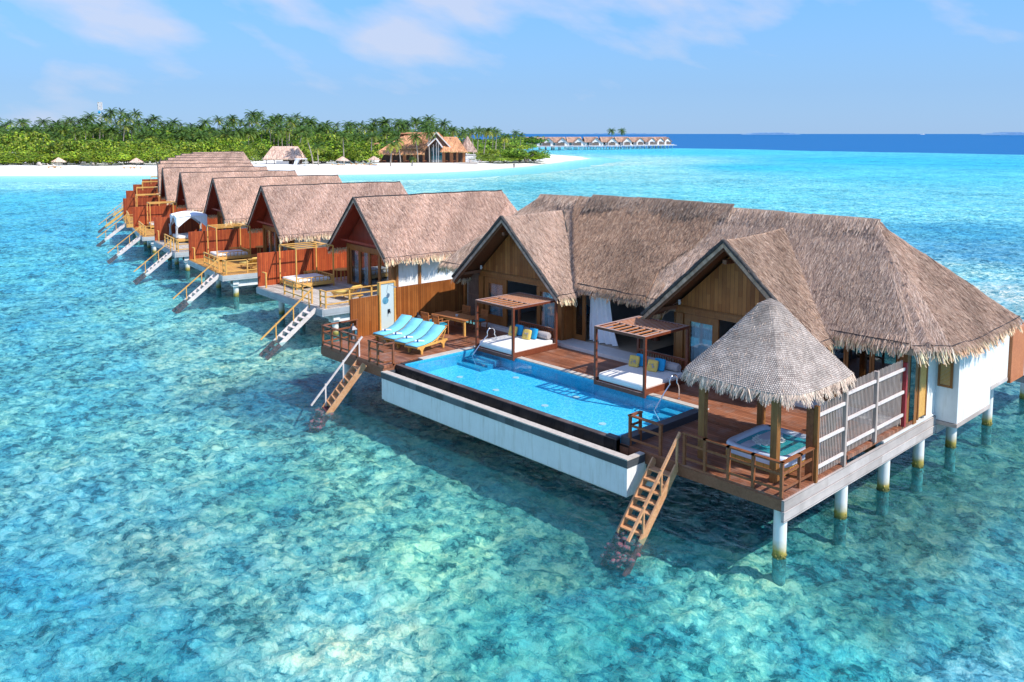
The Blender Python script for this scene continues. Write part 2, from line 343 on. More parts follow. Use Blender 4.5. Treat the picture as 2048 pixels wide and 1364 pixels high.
def thatch(planes, parent, name='roof', dens=300, bl=(.22, .5), bw=(.012, .03), thick=.22, soff='soffit', fringe=1.0, fl=(.28, .5), tint=(1, 1, 1), cords=True, patch=None, weave=False, fr_tint=None, bump_=.05, fw=(.03, .07), und=0.0):
    """thick thatch: body, straw blades laid down the slope, cut fringe at the eaves, cord along the eave line"""
    org = ORG[parent.name]; V = []; Fc = []; C = []; UV = []; BV = []; BC = []; tint = np.array(tint); CORDS = []; so_ = MB()
    for pl in planes:
        P = [Vector(p) for p in pl['poly']]; n = (P[1] - P[0]).cross(P[2] - P[0]).normalized()
        if n.z < 0: n = -n; P = P[::-1]
        dn = Vector((n.x * n.z, n.y * n.z, -(n.x ** 2 + n.y ** 2))).normalized(); sd = n.cross(dn).normalized()
        tn = np.array(pl.get('tint', (1, 1, 1))) * tint
        base = TH_PAL[0] * tn * .95
        o = len(V); k = len(P); low = [p - Vector((0, 0, thick)) - n * 0 for p in P]
        V += [p - org for p in P] + [p - org for p in low]
        if und:
            bm = bmesh.new(); bf = bm.faces.new([bm.verts.new(p) for p in P]); bmesh.ops.triangulate(bm, faces=[bf])
            for _ in range(5):
                le = [e for e in bm.edges if e.calc_length() > .45]
                if not le: break
                bmesh.ops.subdivide_edges(bm, edges=le, cuts=1, use_grid_fill=False); bmesh.ops.triangulate(bm, faces=[f for f in bm.faces if len(f.verts) > 3])
            o2 = len(V); bm.verts.index_update(); V += [v_.co + Vector((0, 0, sag(v_.co, und))) - org for v_ in bm.verts]; tf = [tuple(o2 + v_.index for v_ in f.verts) for f in bm.faces]; bm.free()
            Fc += tf
            for f in tf:
                for i in f: UV.append(((V[i] + org).dot(sd), (V[i] + org).dot(dn))); C.append((*base, 1))
            for i in range(o, o + 2 * k): V[i] = V[i] - Vector((0, 0, .06))
        faces = ([] if und else [tuple(range(o, o + k))]) + [(o + i, o + k + i, o + k + (i + 1) % k, o + (i + 1) % k) for i in range(k)]
        Fc += faces
        for f in faces:
            for i in f: UV.append(((V[i] + org).dot(sd), (V[i] + org).dot(dn))); C.append((*base, 1))
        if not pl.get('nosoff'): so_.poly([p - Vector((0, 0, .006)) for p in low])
        pts, area = tri_sample(P, 1); N = int(area * dens * pl.get('d', 1)); pts, _ = tri_sample(P, N)
        if und: pts[:, 2] += np.array([sag(p, und) for p in pts])
        ang = RNG.normal(0, .13, N); nd, ns, nn = np.array(dn), np.array(sd), np.array(n)
        d = nd * np.cos(ang)[:, None] + ns * np.sin(ang)[:, None]; side = np.cross(nn, d); roll = RNG.normal(0, .5, N)
        side = side * np.cos(roll)[:, None] + nn * np.sin(roll)[:, None]
        L = RNG.uniform(*bl, N); wd = RNG.uniform(*bw, N); col = TH_PAL[RNG.choice(len(TH_PAL), N, p=TH_W)] * tn
        lf = np.array([noise.fractal(Vector(p) * .55, 1, 2, 4) for p in pts[:: max(1, N // 4000)]]); lf = np.repeat(lf, max(1, N // 4000))[:N]
        lowf = np.array([1 + .20 * (math.sin(p[0] * 1.3 + p[1] * .9) * math.sin(p[1] * 1.7 - p[2] * 2.3)) for p in pts])
        col = col * lowf[:, None]
        v, c = quads(pts + nn * .012, d, side, nn, L, wd, RNG.uniform(.0, bump_, N), col, org); BV.append(v); BC.append(c)
        for (i, j) in pl.get('eaves', []):
            a, b = Vector(pl['poly'][i]), Vector(pl['poly'][j]); ln = (b - a).length; e = (b - a) / ln; N = int(ln * 130 * fringe)
            t = RNG.random(N); pos = np.array(a) + (np.array(b) - np.array(a)) * t[:, None]
            back = RNG.uniform(-.02, .10, N); pos = pos - nd * back[:, None] - nn * RNG.uniform(.0, thick * .6, N)[:, None]
            if und: pos[:, 2] += np.array([sag(p, und) for p in pos])
            dirn = nd * .75 + np.array((0, 0, -.75)); dirn /= np.linalg.norm(dirn)
            tuft = np.array([noise.noise(Vector((x * ln * 3.1, i * 7.3 + ln, 0))) for x in t]); ee = np.array(e)
            ang = tuft * .7 + RNG.normal(0, .16, N); d = dirn + ee * ang[:, None]; d /= np.linalg.norm(d, axis=1)[:, None]
            side = np.tile(ee, (N, 1)); roll = RNG.normal(0, .5, N); side = side + nn * roll[:, None]; side /= np.linalg.norm(side, axis=1)[:, None]
            L = RNG.uniform(*fl, N) * (1 + .6 * tuft); ft = np.array(fr_tint if fr_tint is not None else (1.75, 1.52, 1.25)) * tn
            col = TH_PAL[RNG.choice(5, N, p=[.4, .14, .3, .04, .12])] * ft
            v, c = quads(pos, d, side, nn, L, RNG.uniform(*fw, N), RNG.uniform(-.02, .05, N), np.minimum(col, (.84, .74, .60)), org); BV.append(v); BC.append(c)
            if cords:
                K = max(2, int(ln / .5)); cord = MB(); cord.tube([a + (b - a) * (q / K) - dn * (.03) + n * (.03 + .012 * math.sin(q * 1.9)) + Vector((0, 0, sag(a + (b - a) * (q / K), und))) for q in range(K + 1)], .016, 5); CORDS.append(cord)
    me = bpy.data.meshes.new(name); me.from_pydata([tuple(p) for p in V], [], Fc); me.update()
    ca = me.color_attributes.new('Col', 'FLOAT_COLOR', 'CORNER'); ca.data.foreach_set('color', np.array(C, np.float32).ravel())
    uv = me.uv_layers.new(); uv.data.foreach_set('uv', np.array(UV, np.float32).ravel())
    ro = link(name, me, 'thatch', parent, org)
    b = link('straw', qmesh('straw', np.concatenate(BV), np.concatenate(BC)), 'blades', ro, org)
    for c_ in CORDS: c_.build('eave_cord', 'cord', ro)
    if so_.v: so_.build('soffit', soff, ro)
    return ro
def rake(parent, a, b, r=.07, board='soffit', bh=.2):
    """dark rolled edge and barge board up one side of a gable"""
    a, b = Vector(a), Vector(b); K = 14; rng = random.Random(int(a.x * 100))
    return MB().tube([a + (b - a) * (i / K) + Vector((0, 0, rng.uniform(-.02, .02))) for i in range(K + 1)], [r * rng.uniform(.85, 1.15) for _ in range(K + 1)], 7), \
        MB().bar(a + Vector((0, .10, -.25)), b + Vector((0, .10, -.25)), .06, bh)
# ================================================================== large pool villa
ZD, ZL = 1.95, 1.75                       # main deck, lower deck
WV = thing('water_villa', 'large thatched water villa with two timber gables beside the swimming pool', 'villa', (-9, 10, ZD))
EZ, RZ, RY = 4.55, 8.1, 10.6
xl, xr = -23.7, 1.1
pe = [(-23.7, 7.3, EZ), (.2, 7.3, EZ), (xr, 8.1, EZ), (xr, 14.5, EZ), (xl, 14.5, EZ)]
rl, rr = (-19.6, RY, RZ), (-2.6, RY, RZ)
g1x, g2x, gy, gz, gw = -17.55, -5.9, 6.0, 7.46, 3.5
def gable_planes(gx):
    t = 3.55 / 3.3; yb = RY - (RZ - gz) / t; s = (gz - 4.3) / gw
    L_ = [(gx, gy, gz), (gx - gw, gy, 4.3), (gx - gw, 7.25, 4.3), (gx, yb + .3, gz + .12)]
    R_ = [(gx, gy, gz), (gx, yb + .3, gz + .12), (gx + gw, 7.25, 4.3), (gx + gw, gy, 4.3)]
    return L_, R_
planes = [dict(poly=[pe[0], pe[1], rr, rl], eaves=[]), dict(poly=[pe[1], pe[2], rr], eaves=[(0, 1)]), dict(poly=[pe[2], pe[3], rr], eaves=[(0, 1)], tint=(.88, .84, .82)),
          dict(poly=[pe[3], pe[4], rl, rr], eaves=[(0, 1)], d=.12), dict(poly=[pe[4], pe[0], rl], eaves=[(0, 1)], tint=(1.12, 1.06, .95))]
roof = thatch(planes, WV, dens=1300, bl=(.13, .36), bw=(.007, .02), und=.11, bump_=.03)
# separate thatch panels: the two gable wings, the darker middle bay laid over the main slope, light bay at the far end
for gx, tn in ((g1x, (1.0, .98, .98)), (g2x, (.95, .9, .84))):
    L_, R_ = gable_planes(gx)
    thatch([dict(poly=L_, eaves=[(1, 2)]), dict(poly=R_, eaves=[(2, 3)])], WV, 'gable_roof', dens=1300, bl=(.13, .36), bw=(.007, .02), tint=tn, thick=.2, und=.09, bump_=.03)
t = 3.55 / 3.3
def mp_(x, z, lift=.08): return (x, RY - (RZ - z) / t, z + lift)
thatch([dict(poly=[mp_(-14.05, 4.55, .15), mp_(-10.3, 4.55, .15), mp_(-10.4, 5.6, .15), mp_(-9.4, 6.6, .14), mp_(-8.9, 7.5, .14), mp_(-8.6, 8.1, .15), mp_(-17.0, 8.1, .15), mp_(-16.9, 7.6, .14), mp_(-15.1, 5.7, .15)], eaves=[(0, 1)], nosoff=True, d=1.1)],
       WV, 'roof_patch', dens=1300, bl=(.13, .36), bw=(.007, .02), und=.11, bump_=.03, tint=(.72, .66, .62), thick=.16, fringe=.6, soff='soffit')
thatch([dict(poly=[mp_(-10.3, 4.55, .03), mp_(-9.35, 4.55, .03), mp_(-9.4, 5.2, .03), mp_(-10.3, 5.2, .03)], eaves=[(0, 1)], nosoff=True)], WV, 'roof_patch', dens=200, thick=.03, tint=(1.1, 1.07, 1))
thatch([dict(poly=[mp_(-2.5, 4.55, .04), mp_(.1, 4.55, .04), mp_(.05, 4.75, .04), mp_(-2.6, 4.75, .04)], eaves=[(0, 1)], nosoff=True)], WV, 'roof_patch', dens=200, thick=.03, tint=(1.02, .98, .95))
thatch([dict(poly=[mp_(-23.6, 4.55, .04), mp_(-21.2, 4.55, .04), mp_(-21.2, 4.8, .04), mp_(-23.4, 4.8, .04)], eaves=[(0, 1)], nosoff=True)], WV, 'roof_patch', dens=200, thick=.03, tint=(1.1, 1.07, 1))
# ridge courses
mb = MB(); K = 40
mb.tube([(rl[0] + (rr[0] - rl[0]) * i / K, RY + .03, RZ - .04 + sag((rl[0] + (rr[0] - rl[0]) * i / K, RY), .11)) for i in range(K + 1)], .028, 7); mb.build('ridge_roll', 'cord', roof)
rc = random.Random(9); caps = []; xx_ = rl[0] - .1
while xx_ < rr[0]:
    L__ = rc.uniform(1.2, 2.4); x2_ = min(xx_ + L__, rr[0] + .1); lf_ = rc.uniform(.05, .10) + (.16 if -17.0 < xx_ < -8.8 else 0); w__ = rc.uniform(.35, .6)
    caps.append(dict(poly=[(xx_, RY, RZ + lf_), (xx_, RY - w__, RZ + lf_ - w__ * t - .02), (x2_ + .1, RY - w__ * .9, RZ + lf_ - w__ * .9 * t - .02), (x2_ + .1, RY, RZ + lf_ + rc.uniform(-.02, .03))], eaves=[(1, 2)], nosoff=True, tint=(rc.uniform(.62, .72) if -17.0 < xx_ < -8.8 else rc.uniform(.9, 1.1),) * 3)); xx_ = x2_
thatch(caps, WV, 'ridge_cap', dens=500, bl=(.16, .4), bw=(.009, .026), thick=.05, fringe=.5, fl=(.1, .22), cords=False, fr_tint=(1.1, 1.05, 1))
hc_ = []
for q in range(11):      # overlapping bundles down the near hip
    a_, b_ = Vector(rr).lerp(Vector((.62, 7.6, 4.62)), q / 11), Vector(rr).lerp(Vector((.62, 7.6, 4.62)), min(1, (q + 1.25) / 11)); l0 = Vector((0, 0, .05)); w2 = .42
    hc_.append(dict(poly=[a_ + l0, a_ + Vector((-w2, -.05, -.06)), b_ + Vector((-w2, -.1, -.05)), b_ + l0 * 1.6], eaves=[(2, 3)], nosoff=True)); hc_.append(dict(poly=[a_ + l0, b_ + l0 * 1.6, b_ + Vector((.05, w2, -.10)), a_ + Vector((.05, w2, -.10))], eaves=[(1, 2)], nosoff=True))
thatch(hc_, WV, 'hip_cap', dens=700, bl=(.13, .34), bw=(.007, .02), thick=.04, fringe=.5, fl=(.08, .2), cords=False, fr_tint=(1.05, 1.02, 1), tint=(1.02, 1.0, 1.0), bump_=.03)
def valley(a, b):  # dark cord laid along a roof valley to draw in its shade
    mbv = MB(); a, b = Vector(a), Vector(b); rv = random.Random(int(a.x * 7)); K_ = 26
    mbv.tube([a.lerp(b, q / K_) + Vector((rv.uniform(-.05, .05), rv.uniform(-.03, .03), rv.uniform(-.02, .03))) for q in range(K_ + 1)], [rv.uniform(.02, .06) for _ in range(K_ + 1)], 6); mbv.build('valley_shade', 'ridge', WV)
for gx in (g1x, g2x): yb_ = RY - (RZ - gz) / t; valley((gx, yb_ - .02, gz + .05), (gx + gw, 7.32, 4.38)); valley((gx, yb_ - .02, gz + .05), (gx - gw, 7.32, 4.38))
for gx in (g1x, g2x):
    mr = MB(); mbd = MB(); yb = RY - (RZ - gz) / t
    for sgn in (-1, 1):
        a, b = rake(WV, (gx, gy, gz + .02), (gx + sgn * (gw + .05), gy, 4.27), .075)
        mr.add(a.v, a.f, True); mbd.add(b.v, b.f)
    mbd.box(gx - .08, gx + .08, gy + .1, gy + 1.1, 6.6, 6.75)
    mr.build('rake_roll', 'ridge', WV); mbd.build('barge_board', 'soffit', WV)
    # gable wall of vertical boards at Y=7.1 with a beam beneath
    wy = 7.1; s = (gz - 4.3) / gw; hw = (gz - .35 - 4.62) / s
    gp = MB(); gp.prism([(gx - hw, wy, 4.62), (gx + hw, wy, 4.62), (gx, wy, gz - .33)], (0, .08, 0)); gp.build('gable_panel', 'gable', WV)
    gb = MB(); gb.box(gx - 2.75, gx + 2.72, wy - .05, wy + .1, 4.34, 4.62); gb.box(gx - 2.7, gx + 2.7, wy - .08, wy - .05, 4.47, 4.58); gb.build('beam', 'frame', WV)
    for q_ in (-1, 1): MB().bar((gx + q_ * (gw - .35), gy + .2, 4.45), (gx + q_ * 2.7, wy, 4.55), .14, .14).build('roof_beam', 'soffit', WV)
def glazed(parent, name, x0, x1, y, z0, z1, fr='frame', gl='glass', w_=.13, kids=True):
    f = MB(); f.box(x0, x0 + w_, y - .04, y + .04, z0, z1).box(x1 - w_, x1, y - .04, y + .04, z0, z1).box(x0 + w_, x1 - w_, y - .038, y + .038, z1 - w_, z1).box(x0 + w_, x1 - w_, y - .038, y + .038, z0, z0 + w_ * 1.5)
    d = f.build(name, fr, parent); MB().box(x0 + w_, x1 - w_, y - .006, y + .006, z0 + w_ * 1.5, z1 - w_).build('pane', gl, d); return d
def curtain(x0, x1, y, z0, z1, label, spread=0.0, m='curtain', amp=.045):
    mb = MB(); n = max(10, int((x1 - x0) / .035)); rows = 6; v = []
    for j in range(rows + 1):
        tz = j / rows; z = z1 + (z0 - z1) * tz
        for i in range(n + 1):
            ti = i / n; x = x0 + (x1 - x0) * ti + spread * tz * tz * ti
            v.append((x, y + amp * math.sin(i * .9) * (1 + .6 * tz) + .02 * math.sin(i * .37 + j), z))
    mb.add(v, [(j * (n + 1) + i, j * (n + 1) + i + 1, (j + 1) * (n + 1) + i + 1, (j + 1) * (n + 1) + i) for j in range(rows) for i in range(n)], True)
    o = mb.build('curtain', m, None, ((x0 + x1) / 2, y, z0)); tag(o, label, 'curtain'); return o
zf = 2.1
# ---- gable one front
for q in ((-20.32, -20.0, 7.0, 7.2), (-14.98, -14.72, 7.0, 7.75)): MB().box(*q, zf - .1, 4.34).build('wall_post', 'frame', WV)
glazed(WV, 'sliding_door', -19.95, -18.38, 7.1, zf, 4.33, w_=.28)
glazed(WV, 'sliding_door', -16.35, -15.0, 7.1, zf, 4.33, w_=.22)
MB().box(-14.72, -14.68, 7.2, 7.75, zf, 4.3).build('side_panel', 'gable', WV)
curtain(-19.66, -18.68, 7.2, zf + .15, 4.2, 'pale sheer curtain behind the left glass door of the far timber gable')
curtain(-16.1, -15.2, 7.2, zf + .15, 4.2, 'pale sheer curtain behind the right glass door of the far timber gable')
# ---- centre bay at Y=7.75
glazed(WV, 'folding_door', -14.66, -13.95, 7.72, zf, 4.4, w_=.16, gl='glass_dk')
MB().box(-14.68, -8.45, 7.66, 7.82, 4.4, 4.6).build('beam', 'frame', WV)
curtain(-13.9, -12.75, 7.95, zf + .02, 4.4, 'white curtain bunched at the left of the open middle bay', spread=.55, m='drape', amp=.06)
curtain(-9.35, -9.05, 7.95, zf + .02, 4.4, 'narrow white curtain at the right of the open middle bay', m='drape')
glazed(WV, 'folding_door', -9.02, -8.86, 7.5, zf, 4.4, w_=.06, gl='glass_dk'); glazed(WV, 'folding_door', -8.8, -8.64, 7.4, zf, 4.4, w_=.06, gl='glass_dk')
# ---- gable two front
for q in ((-8.6, -8.28, 7.0, 7.6), (-3.25, -3.0, 7.0, 7.2)): MB().box(*q, zf - .1, 4.34).build('wall_post', 'frame', WV)
glazed(WV, 'sliding_door', -8.25, -6.72, 7.1, zf, 4.33, w_=.26)
glazed(WV, 'sliding_door', -4.6, -3.25, 7.1, zf, 4.33, w_=.22)
curtain(-8.0, -7.0, 7.2, zf + .15, 4.2, 'pale sheer curtain behind the left glass door of the near timber gable')
# ---- right bay and end wall
for i, x0 in enumerate((-2.9, -2.02, -1.14)): glazed(WV, 'glass_door', x0, x0 + .86, 7.55, zf, 4.45, w_=.07, gl='glass_dk')
for q in ((-.26, 0, 7.5, 7.75, zf - .15, 4.45), (-.2, .02, 8.12, 8.36, 1.78, 4.42)): MB().box(*q).build('wall_post', 'frame', WV)
sd = MB(); sd.box(-.02, .03, 8.4, 9.0, 1.95, 4.35); sd.build('side_door', 'yellowood', WV); MB().box(-.04, .05, 8.36, 8.44, 1.9, 4.4).box(-.04, .05, 8.98, 9.06, 1.9, 4.4).build('door_frame', 'frame', WV)
MB().box(-.08, .02, 7.75, 8.12, 2.0, 4.45).build('pane', 'glass_dk', WV)
wl = MB(); wl.box(-.25, .0, 9.06, 9.9, 1.55, 4.5); wl.box(-.25, .72, 9.9, 13.0, 1.57, 4.5); wl.box(-.25, .72, 13.0, 14.75, 2.22, 4.5)
wl.box(-23.2, -.3, 13.6, 13.8, 1.6, 4.5); wl.box(-23.2, -23.0, 8.4, 13.6, 1.6, 4.5); wl.box(-23.0, -20.35, 8.4, 8.6, 1.6, 4.4)
wl.build('wall', 'white', WV, bevel=.012)
wn = MB(); wn.box(.06, .14, 9.86, 9.9, 2.75, 3.95).box(.46, .54, 9.86, 9.9, 2.75, 3.95).box(.14, .46, 9.865, 9.9, 2.75, 2.83).box(.14, .46, 9.865, 9.9, 3.87, 3.95); win = wn.build('window_frame', 'frame', WV)
sh = MB()
for i in range(22): sh.bar((.14, 9.885, 2.86 + i * .046), (.46, 9.885, 2.86 + i * .046), .03, .03)
sh.build('shutter', 'yellowood', win)
lv = MB()
for i in range(44): lv.box(.74, .82, 14.8, 16.25, 2.0 + i * .046, 2.035 + i * .046)
lv.box(.70, .74, 14.8, 14.88, 1.98, 4.05).box(.70, .74, 16.17, 16.25, 1.98, 4.05); lv.build('louvre_screen', 'louvre', WV)
# ---- interior
fl = MB(); fl.box(-20.3, -.1, 7.15, 13.5, 1.8, 2.09); fl.build('floor', 'floor', WV)
iw = MB(); iw.box(-20.3, -.3, 12.6, 12.7, 2.09, 4.8); iw.box(-20.3, -20.2, 7.2, 12.6, 2.09, 4.7); iw.box(-14.9, -14.8, 9.2, 12.6, 2.09, 4.7); iw.box(-8.6, -8.5, 9.4, 12.6, 2.09, 4.7); iw.box(-3.1, -3.0, 7.3, 12.6, 2.09, 4.7); iw.box(-20.3, -.3, 7.9, 12.6, 4.8, 4.85)
iw.box(-11.7, -10.9, 11.4, 11.5, 2.09, 4.7)
iw.build('inner_wall', 'inner', WV)
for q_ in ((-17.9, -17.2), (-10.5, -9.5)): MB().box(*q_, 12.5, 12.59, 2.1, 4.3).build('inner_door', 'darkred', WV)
# pale sills along the front
sl_ = MB(); sl_.box(-20.3, -14.9, 6.7, 7.04, 1.9, 2.1); sl_.box(-14.9, -8.62, 6.66, 7.68, 1.9, 2.1); sl_.box(-8.62, -.25, 6.66, 7.04, 1.9, 2.1); sl_.box(-3.0, -.25, 7.04, 7.5, 1.9, 2.1); sl_.build('sill', 'sill', WV, bevel=.01)
# bamboo screen wall left of gable one, wall lamps
bs = MB(); bs.box(-21.5, -21.35, 7.0, 7.15, 1.95, 4.4)
bs.build('screen_post', 'frame', WV)
b2 = MB()
for i in range(15): b2.cyl((-21.3 + i * .068, 7.1, 2.0), (-21.3 + i * .068, 7.1, 4.4), .018, n=6)
for z in (2.5, 3.3, 4.1): b2.bar((-21.35, 7.13, z), (-20.3, 7.13, z), .04, .05)
b2.build('bamboo_screen', 'slatdk', WV)
MB().box(-21.35, -20.3, 7.2, 7.25, 1.95, 4.4).build('screen_backing', 'dark', WV)
for nm, x in (('the left corner post of the far timber gable', -20.05), ('the left corner post of the near timber gable', -8.4)):
    lt = MB(); lt.cyl((x, 6.93, 4.68), (x, 6.93, 4.86), .05, n=10).box(x - .03, x + .03, 6.93, 7.0, 4.72, 4.78); o = lt.build('wall_lamp', 'sill', None, (x, 7, 4.7)); tag(o, 'small white wall lamp on ' + nm, 'lamp')
# furniture seen inside
o = thing('sofa', 'beige cushioned sofa on a black frame inside the far timber gable', 'sofa', (-16.2, 9.8, 2.09))
MB().blob((-16.3, 9.8, 2.55), (1.5, .8, .25), .3, .25).build('seat', 'greyfab', o); fr_ = MB()
for x in (-17.0, -15.6):
    for y in (9.45, 10.15): fr_.box(x - .02, x + .02, y - .02, y + .02, 2.1, 2.44)
fr_.box(-17.0, -15.6, 9.43, 9.47, 2.1, 2.13).box(-17.0, -15.6, 10.3, 10.36, 2.4, 2.95); fr_.build('sofa_frame', 'darkmetal', o)
tag(MB().blob((-15.9, 9.75, 2.92), (.5, .25, .5), .5, .5).build('cushion', 'bluefab', None, (-15.9, 9.75, 2.68)), 'blue cushion on the beige sofa inside the far timber gable', 'cushion')
o = thing('television', 'wide black television on the wall of the middle bay', 'television', (-13.6, 12.5, 3.0))
MB().box(-14.4, -12.6, 12.47, 12.52, 3.0, 4.0).build('screen', 'tv', o); MB().box(-14.44, -12.56, 12.52, 12.58, 2.96, 4.04).build('casing', 'darkmetal', o)
o = thing('television', 'black television hung inside the far timber gable', 'television', (-17.4, 12.4, 3.9))
MB().box(-18.3, -17.1, 12.35, 12.4, 3.5, 4.2).build('screen', 'tv', o); MB().box(-18.34, -17.06, 12.4, 12.5, 3.46, 4.24).build('casing', 'darkmetal', o)
o = thing('sculpture', 'tall rounded yellow sculpture standing inside the open middle bay', 'sculpture', (-12.0, 10.2, 2.1))
MB().tube([(-12.0, 10.2, 2.6 + .17 * i) for i in range(10)], [.08, .16, .24, .30, .34, .35, .34, .30, .22, .08], 14).build('body', 'yellowart', o)
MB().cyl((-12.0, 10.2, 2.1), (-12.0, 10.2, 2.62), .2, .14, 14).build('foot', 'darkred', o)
tag(MB().box(-10.9, -9.4, 8.5, 10.1, 2.094, 2.115).build('rug', 'dark', None, (-10.1, 9.3, 2.094)), 'dark rug on the beige floor of the open middle bay', 'rug')
o = thing('side_table', 'low dark table on the floor of the open middle bay', 'table', (-10.6, 10.9, 2.1))
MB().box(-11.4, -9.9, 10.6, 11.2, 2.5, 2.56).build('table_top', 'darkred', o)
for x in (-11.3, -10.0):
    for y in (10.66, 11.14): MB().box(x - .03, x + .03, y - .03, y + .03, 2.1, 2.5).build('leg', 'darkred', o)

# ================================================================== deck
DK = thing('deck', 'dark teak pool deck of the large villa on white concrete pillars', 'deck', (-9, 3, ZD))
MB().box(-21.9, -17.08, -.78, 6.7, 1.83, ZD).box(-17.08, 0, 4.18, 6.7, 1.83, ZD).box(-5.1, 0, 3.6, 4.18, 1.83, ZD).box(-.26, 0, 6.7, 8.1, 1.83, ZD - .02).build('deck_boards', 'deck', DK)
MB().box(-5.12, 0, 0, 3.58, ZL - .06, ZL).box(-5.45, -5.12, -.05, .35, ZL - .06, ZL).build('lower_deck_boards', 'deck', DK)
MB().box(-5.12, -.02, -.02, .1, 1.38, ZL - .06).box(-5.45, -5.12, -.06, .1, 1.42, ZL - .06).build('front_beam', 'beam', DK)
MB().box(-21.84, -17.1, -.80, -.70, 1.45, 1.83).box(-17.5, -17.1, -.70, -.22, 1.42, 1.83).box(-21.94, -21.84, -.80, 3.0, 1.5, 1.83).build('front_beam', 'beam', DK)
MB().box(-5.1, -.03, 3.56, 3.6, ZL, 1.83).build('step_riser', 'beam', DK)
MB().box(-.02, .06, -.03, 9.9, 1.1, 1.70).box(-.02, .08, -.05, 9.9, 1.36, 1.40).build('side_beam', 'beam_grey', DK, label='silvered horizontal boards along the open side of the deck')
MB().box(-.25, .04, 5.9, 9.95, 1.74, 1.80).build('side_ledge', 'sill', DK)
MB().box(.0, .74, 9.86, 13.0, 1.44, 1.56).box(.0, .74, 13.0, 14.75, 2.1, 2.21).box(.0, .10, 9.9, 14.7, 1.1, 1.5).build('end_beam', 'beam_grey', DK)
jo = MB()
for x, y0 in ((-19.5, .3), (-14, 4.3), (-9.5, 4.3), (-4.2, .3), (-1.3, .3)): jo.box(x - .12, x + .12, y0, 13, 1.25, 1.68)
for y in (6, 10, 13): jo.box(-21.5, -.3, y - .1, y + .1, 1.3, 1.66)
jo.build('joist', 'beam', DK)
for x, y, r in ((-.22, .3, .175), (-.22, 3.75, .175), (-.22, 6.6, .175), (-.25, 9.35, .175), (-.2, 12.1, .175), (-.15, 15.6, .17), (-.2, 20.3, .2), (-22.0 + .35, .35, .2), (-19.4, 3.5, .175), (-14, 6, .175), (-9, 6, .175), (-4.2, 6.6, .175), (-4.2, 11, .175), (-9, 11, .175), (-14, 11, .175), (-20, 8, .175)):
    pm = MB().cyl((x, y, -1.6), (x, y, 1.4 if y < 15 else 2.1), r, n=24); rp = random.Random(int(y * 10 + x * 3)); lv_ = rp.uniform(-.02, .10)
    for q in range(60): a_ = rp.uniform(0, 6.28); pm.blob((x + r * .97 * math.cos(a_), y + r * .97 * math.sin(a_), lv_ + rp.gauss(-.10, .10)), (rp.uniform(.03, .08), rp.uniform(.03, .08), rp.uniform(.03, .10)), 1, 1, 6, 4)
    pm.build('pillar', 'pillar', DK)
MB().box(-1.2, 1.2, 19.9, 24, 1.9, 2.3).box(-2.2, 1.0, 16.3, 18.5, 1.7, 2.0).build('walkway', 'beam_grey', DK)
# ---- swimming pool
PL = thing('swimming_pool', 'long blue mosaic infinity pool with black overflow wall in the teak deck', 'pool', (-11, 2, ZD))
MB().box(-16.7, -5.5, 0, 3.85, 1.36, 1.42).build('pool_floor', 'pooltile', PL)
MB().box(-16.74, -16.7, 0, 3.85, 1.42, 1.95).box(-5.5, -5.46, 0, 3.85, 1.42, 1.95).box(-16.7, -5.5, 3.85, 3.89, 1.42, 1.95).build('pool_wall', 'poolwall', PL)
st = MB()
for i in range(3): st.box(-16.7 + 0, -16.7 + 1.5, 3.85 - .38 * (i + 1), 3.85 - .38 * i, 1.42, 1.72 - .1 * i); st.box(-6.6, -5.5, 3.85 - .4 * (i + 1), 3.85 - .4 * i, 1.42, 1.74 - .1 * i)
st.build('pool_step', 'poolwall', PL)
MB().box(-5.46, -5.12, 0, 3.9, 1.70, 1.99).box(-5.9, -5.46, -.2, -.02, 1.5, 1.965).build('stone_edge', 'stone', PL, bevel=.008)
MB().box(-17.08, -5.1, 3.9, 4.18, 1.8, 1.985).box(-17.06, -16.74, .9, 3.9, 1.8, 1.985).build('coping', 'coping', PL, bevel=.008)
MB().box(-17.45, -5.46, -.22, -.02, 1.3, 1.885).box(-17.06, -16.74, 0, .9, 1.5, 1.93).build('overflow_wall', 'black', PL, bevel=.006)
MB().box(-17.45, -5.46, -.215, -.0, 1.886, 1.905).build('overflow_edge', 'blacktop', PL)
MB().box(-17.1, -4.48, -.88, -.82, .62, 1.47).box(-17.1, -17.04, -.82, -.25, .62, 1.47).box(-4.54, -4.48, -.82, -.05, .62, 1.47).box(-17.04, -4.54, -.82, .6, .55, .75).box(-5.5, -4.56, .02, .12, .8, 1.68).build('outer_wall', 'white', PL)
MB().box(-17.12, -4.46, -.90, -.80, 1.47, 1.70).box(-4.56, -4.46, -.80, -.08, 1.47, 1.70).box(-17.12, -17.02, -.80, -.25, 1.47, 1.70).build('stone_trim', 'stone', PL)
MB().box(-17.12, -4.46, -.90, -.62, 1.70, 1.735).box(-4.66, -4.46, -.62, -.08, 1.70, 1.735).build('trim_cap', 'coping', PL)
MB().box(-17.0, -4.7, -.62, -.22, 1.40, 1.47).build('gutter', 'black', PL)
pb = MB(); rg = random.Random(3)
for i in range(900):
    x = rg.uniform(-17.0, -4.75); y = -.58 + abs(rg.gauss(0, .12)); s_ = rg.uniform(.02, .05)
    if y > -.26: continue
    z = 1.48 + .17 * max(0, (-.45 - y) / .15) * rg.random()
    pb.blob((x, y, z), (s_ * 1.5, s_ * 1.3, s_ * 1.2), 1, 1, 6, 4)
tag(pb.build('pebbles', 'pebble', PL), kind='stuff')
for x, y in ((-15.2, 1.6), (-12.9, 1.5), (-10.3, 1.55), (-7.6, 1.6), (-13.6, 3.2), (-10.2, 3.1)):
    MB().cyl((x, y, 1.421), (x, y, 1.435), .13, n=16).build('floor_fitting', 'sill', PL)
